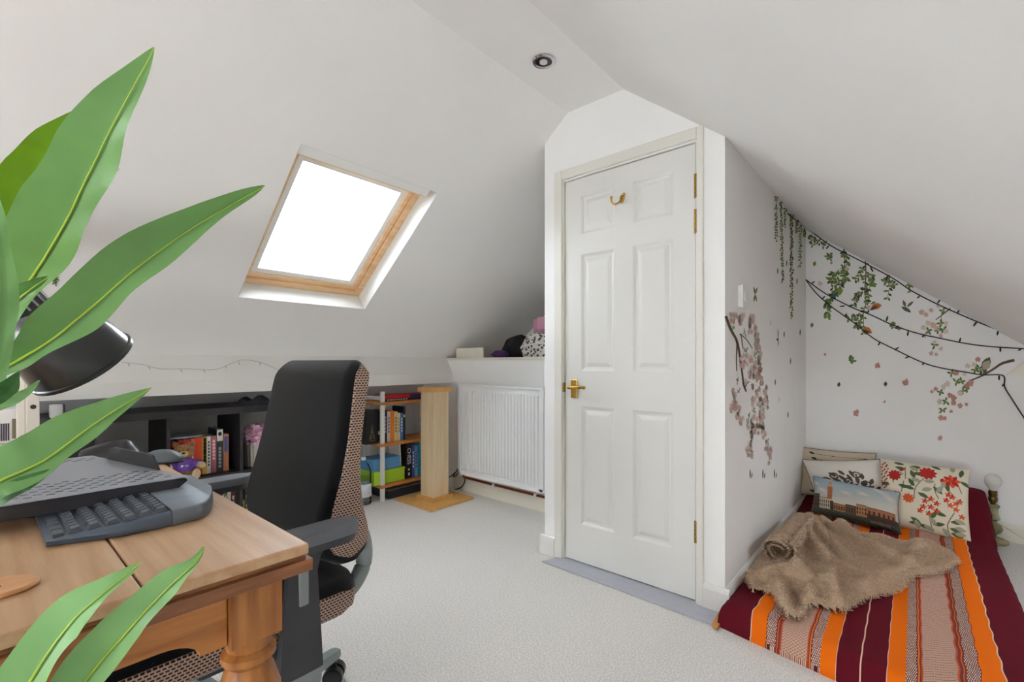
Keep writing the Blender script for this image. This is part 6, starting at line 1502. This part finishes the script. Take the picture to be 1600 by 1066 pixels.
# ================================================================ FOREGROUND PLANT
LEAFM = mat('fresh_leaf_green', (100, 146, 78), 0.42, var=0.12, vscale=9, vstretch=(1, 1, 1)); LEAFY = mat('lime_leaf_green', (112, 158, 22), 0.42, var=0.15, vscale=10); LEAFD = mat('deep_leaf_green', (44, 100, 34), 0.45, var=0.12, vscale=10); LEAFP = mat('pale_leaf_green', (124, 172, 104), 0.45, var=0.1, vscale=10)
for m in (LEAFM, LEAFY, LEAFD, LEAFP):
    b = m.node_tree.nodes['Principled BSDF']; b.inputs['Subsurface Weight'].default_value = 0.0; b.inputs['Transmission Weight'].default_value = 0.0
RIB = mat('leaf_midrib', (160, 186, 64), 0.45)
pl0 = Vector((-0.605, -0.075, 0))
plant = thing('leafy_plant', 'tall green plant with long strap leaves in the left foreground', 'plant', tuple(pl0))
obj('pot', G().lathe([(0.075, 0.0), (0.09, 0.02), (0.105, 0.24), (0.112, 0.245), (0.112, 0.27), (0.100, 0.27), (0.098, 0.23)], 28, Matrix.Translation(pl0)), mat('grey_pot', (150, 146, 140), 0.6), plant, True)
obj('soil', G().lathe([(0.098, 0.23), (0.03, 0.24), (0.0, 0.242)], 20, Matrix.Translation(pl0), cap=False), mat('soil', (60, 44, 34), 0.95), plant, True)
tops = []
for dx, dy, h in ((0.0, 0.0, 1.16), (0.02, -0.03, 0.98), (-0.03, 0.01, 0.72)):
    b0 = pl0 + Vector((dx, dy, 0.235)); t0 = Vector((pl0.x + dx * 0.6, pl0.y + dy * 0.8 + 0.0, h))
    obj('stem', G().tube(smoothpath([b0, lerp(b0, t0, 0.5) + Vector((0.008, 0.006, 0)), t0], 8), 0.011, 10), mat('plant_cane', (120, 140, 70), 0.55), plant, True)
def blade(px, widths, m, fold=0.25, twist=0.0, rib=True, tilt=0.0, asym=0.35):
    """px: (x, y, distance) stations along the leaf from base to tip; widths in metres (half width)"""
    cen = smoothpath([at_d(x, y, d) for x, y, d in px], 8); n = len(cen)
    ws = np.interp(np.linspace(0, 1, n), np.linspace(0, 1, len(widths)), widths)
    P = []; R = []
    for i, c in enumerate(cen):
        t = (cen[min(i + 1, n - 1)] - cen[max(i - 1, 0)]).normalized(); view = (c - CAMP).normalized()
        s = t.cross(view).normalized(); nn = s.cross(t).normalized(); a = tilt + twist * i / n
        s2 = s * math.cos(a) + nn * math.sin(a); n2 = nn * math.cos(a) - s * math.sin(a)
        if n2.dot(view) > 0: n2 = -n2
        w = ws[i]; row = []
        for k in (-1, -0.75, -0.45, -0.15, 0, 0.15, 0.45, 0.75, 1):
            row.append(c + s2 * (w * ((k * (1 + asym) * (1 + 0.07 * math.sin(i * 0.42 + px[1][0])) if k > 0 else k * (1 - asym) * (1 + 0.16 * math.sin(i * 0.5 + px[0][1]))) - asym)) + n2 * (abs(k) * w * fold + 0.0014 * abs(k) * math.sin(i * 0.9 + k * 2)))
        P.append(row); R.append(c + n2 * 0.0012 - s2 * (w * asym))
    o = obj('leaf', G().grid(P), m, plant, True, sharp=80)
    if rib: obj('midrib', G().tube([r + (CAMP - r).normalized() * 0.0008 for r in R], [0.0016 * (1 - 0.7 * i / n) for i in range(n)], 6), RIB, o, True)
    return o
D = 0.46
blade([(-40, 560, 0.62), (20, 455, 0.60), (72, 362, 0.56), (118, 270, 0.53), (172, 175, 0.51), (241, 74, 0.50)], [0.014, 0.021, 0.030, 0.033, 0.028, 0.018, 0.0006], LEAFM, 0.15, 0.0, True, 0.2)
blade([(-60, 612, 0.50), (0, 572, 0.50), (60, 533, 0.505), (112, 487, 0.51), (205, 408, 0.53), (310, 340, 0.56), (413, 290, 0.60)], [0.008, 0.011, 0.014, 0.022, 0.027, 0.023, 0.015, 0.0006], LEAFM, 0.25, 0.0, True, -0.2)
blade([(-60, 420, 0.66), (10, 325, 0.64), (45, 262, 0.63), (80, 215, 0.62), (128, 168, 0.62)], [0.016, 0.026, 0.024, 0.014, 0.0006], LEAFY, 0.3, 0.0, False)
blade([(-90, 800, 0.40), (-20, 748, 0.42), (60, 710, 0.44), (150, 652, 0.47), (237, 606, 0.50)], [0.016, 0.022, 0.024, 0.015, 0.0005], LEAFM, 0.15, 0.0, True, 0.35)
blade([(-60, 790, 0.43), (0, 772, 0.43), (40, 755, 0.43), (85, 732, 0.44)], [0.006, 0.010, 0.007, 0.0004], LEAFD, 0.3, 0.0, False)
blade([(-60, 1230, 0.46), (30, 1070, 0.46), (95, 975, 0.47), (155, 925, 0.48), (222, 878, 0.50)], [0.012, 0.020, 0.021, 0.012, 0.0005], LEAFP, 0.25, 0.0, True, 0.2)
blade([(30, 1240, 0.50), (110, 1080, 0.50), (195, 975, 0.50), (262, 910, 0.51), (300, 880, 0.52), (319, 854, 0.53)], [0.012, 0.021, 0.021, 0.013, 0.006, 0.0005], LEAFP, 0.25, 0.0, True, -0.1)
blade([(-50, 640, 0.40), (-5, 618, 0.42), (12, 606, 0.43), (30, 580, 0.44)], [0.004, 0.008, 0.007, 0.0005], LEAFD, 0.3, 0.0, False)
blade([(-34, 660, 0.47), (-8, 540, 0.47), (0, 450, 0.47), (-12, 340, 0.48), (-40, 240, 0.48)], [0.008, 0.014, 0.012, 0.010, 0.002], LEAFM, 0.2, 0.0, False)
blade([(60, 345, 0.68), (90, 318, 0.68), (120, 295, 0.69), (150, 278, 0.69), (186, 264, 0.70)], [0.006, 0.014, 0.014, 0.009, 0.0005], LEAFM, 0.3, 0.0, True)
blade([(-20, 490, 0.53), (10, 474, 0.53), (40, 452, 0.53), (76, 432, 0.54)], [0.006, 0.011, 0.009, 0.0005], LEAFM, 0.3, 0.0, True)
blade([(-40, 480, 0.66), (0, 440, 0.66), (25, 410, 0.66), (48, 370, 0.66)], [0.010, 0.016, 0.012, 0.001], LEAFD, 0.3, 0.0, True)
blade([(-30, 650, 0.43), (10, 628, 0.44), (40, 614, 0.45), (62, 594, 0.46)], [0.003, 0.0055, 0.004, 0.0004], LEAFP, 0.3, 0.0, False)
# crumpled clear bag under the desk
c = at_d(175, 1052, 1.0); bg = G().sphere((0, 0, 0), 1, 20, 12); vs_ = []
for p in bg.v:
    p = Vector(p); k = 1 + 0.5 * noise.noise(p * 3.1)
    vs_.append((-1.22 + p.x * 0.10 * k - 0.0, -0.02 + p.y * 0.09 * k, 0.10 + max(-0.098, p.z * 0.10 * k)))
bg.v = vs_
tag(obj('plastic_bag', bg, mat('silver_plastic', (205, 206, 208), 0.2, 0.5), smooth=True, sharp=25), 'crumpled silver plastic bag on the carpet under the desk', 'bag')
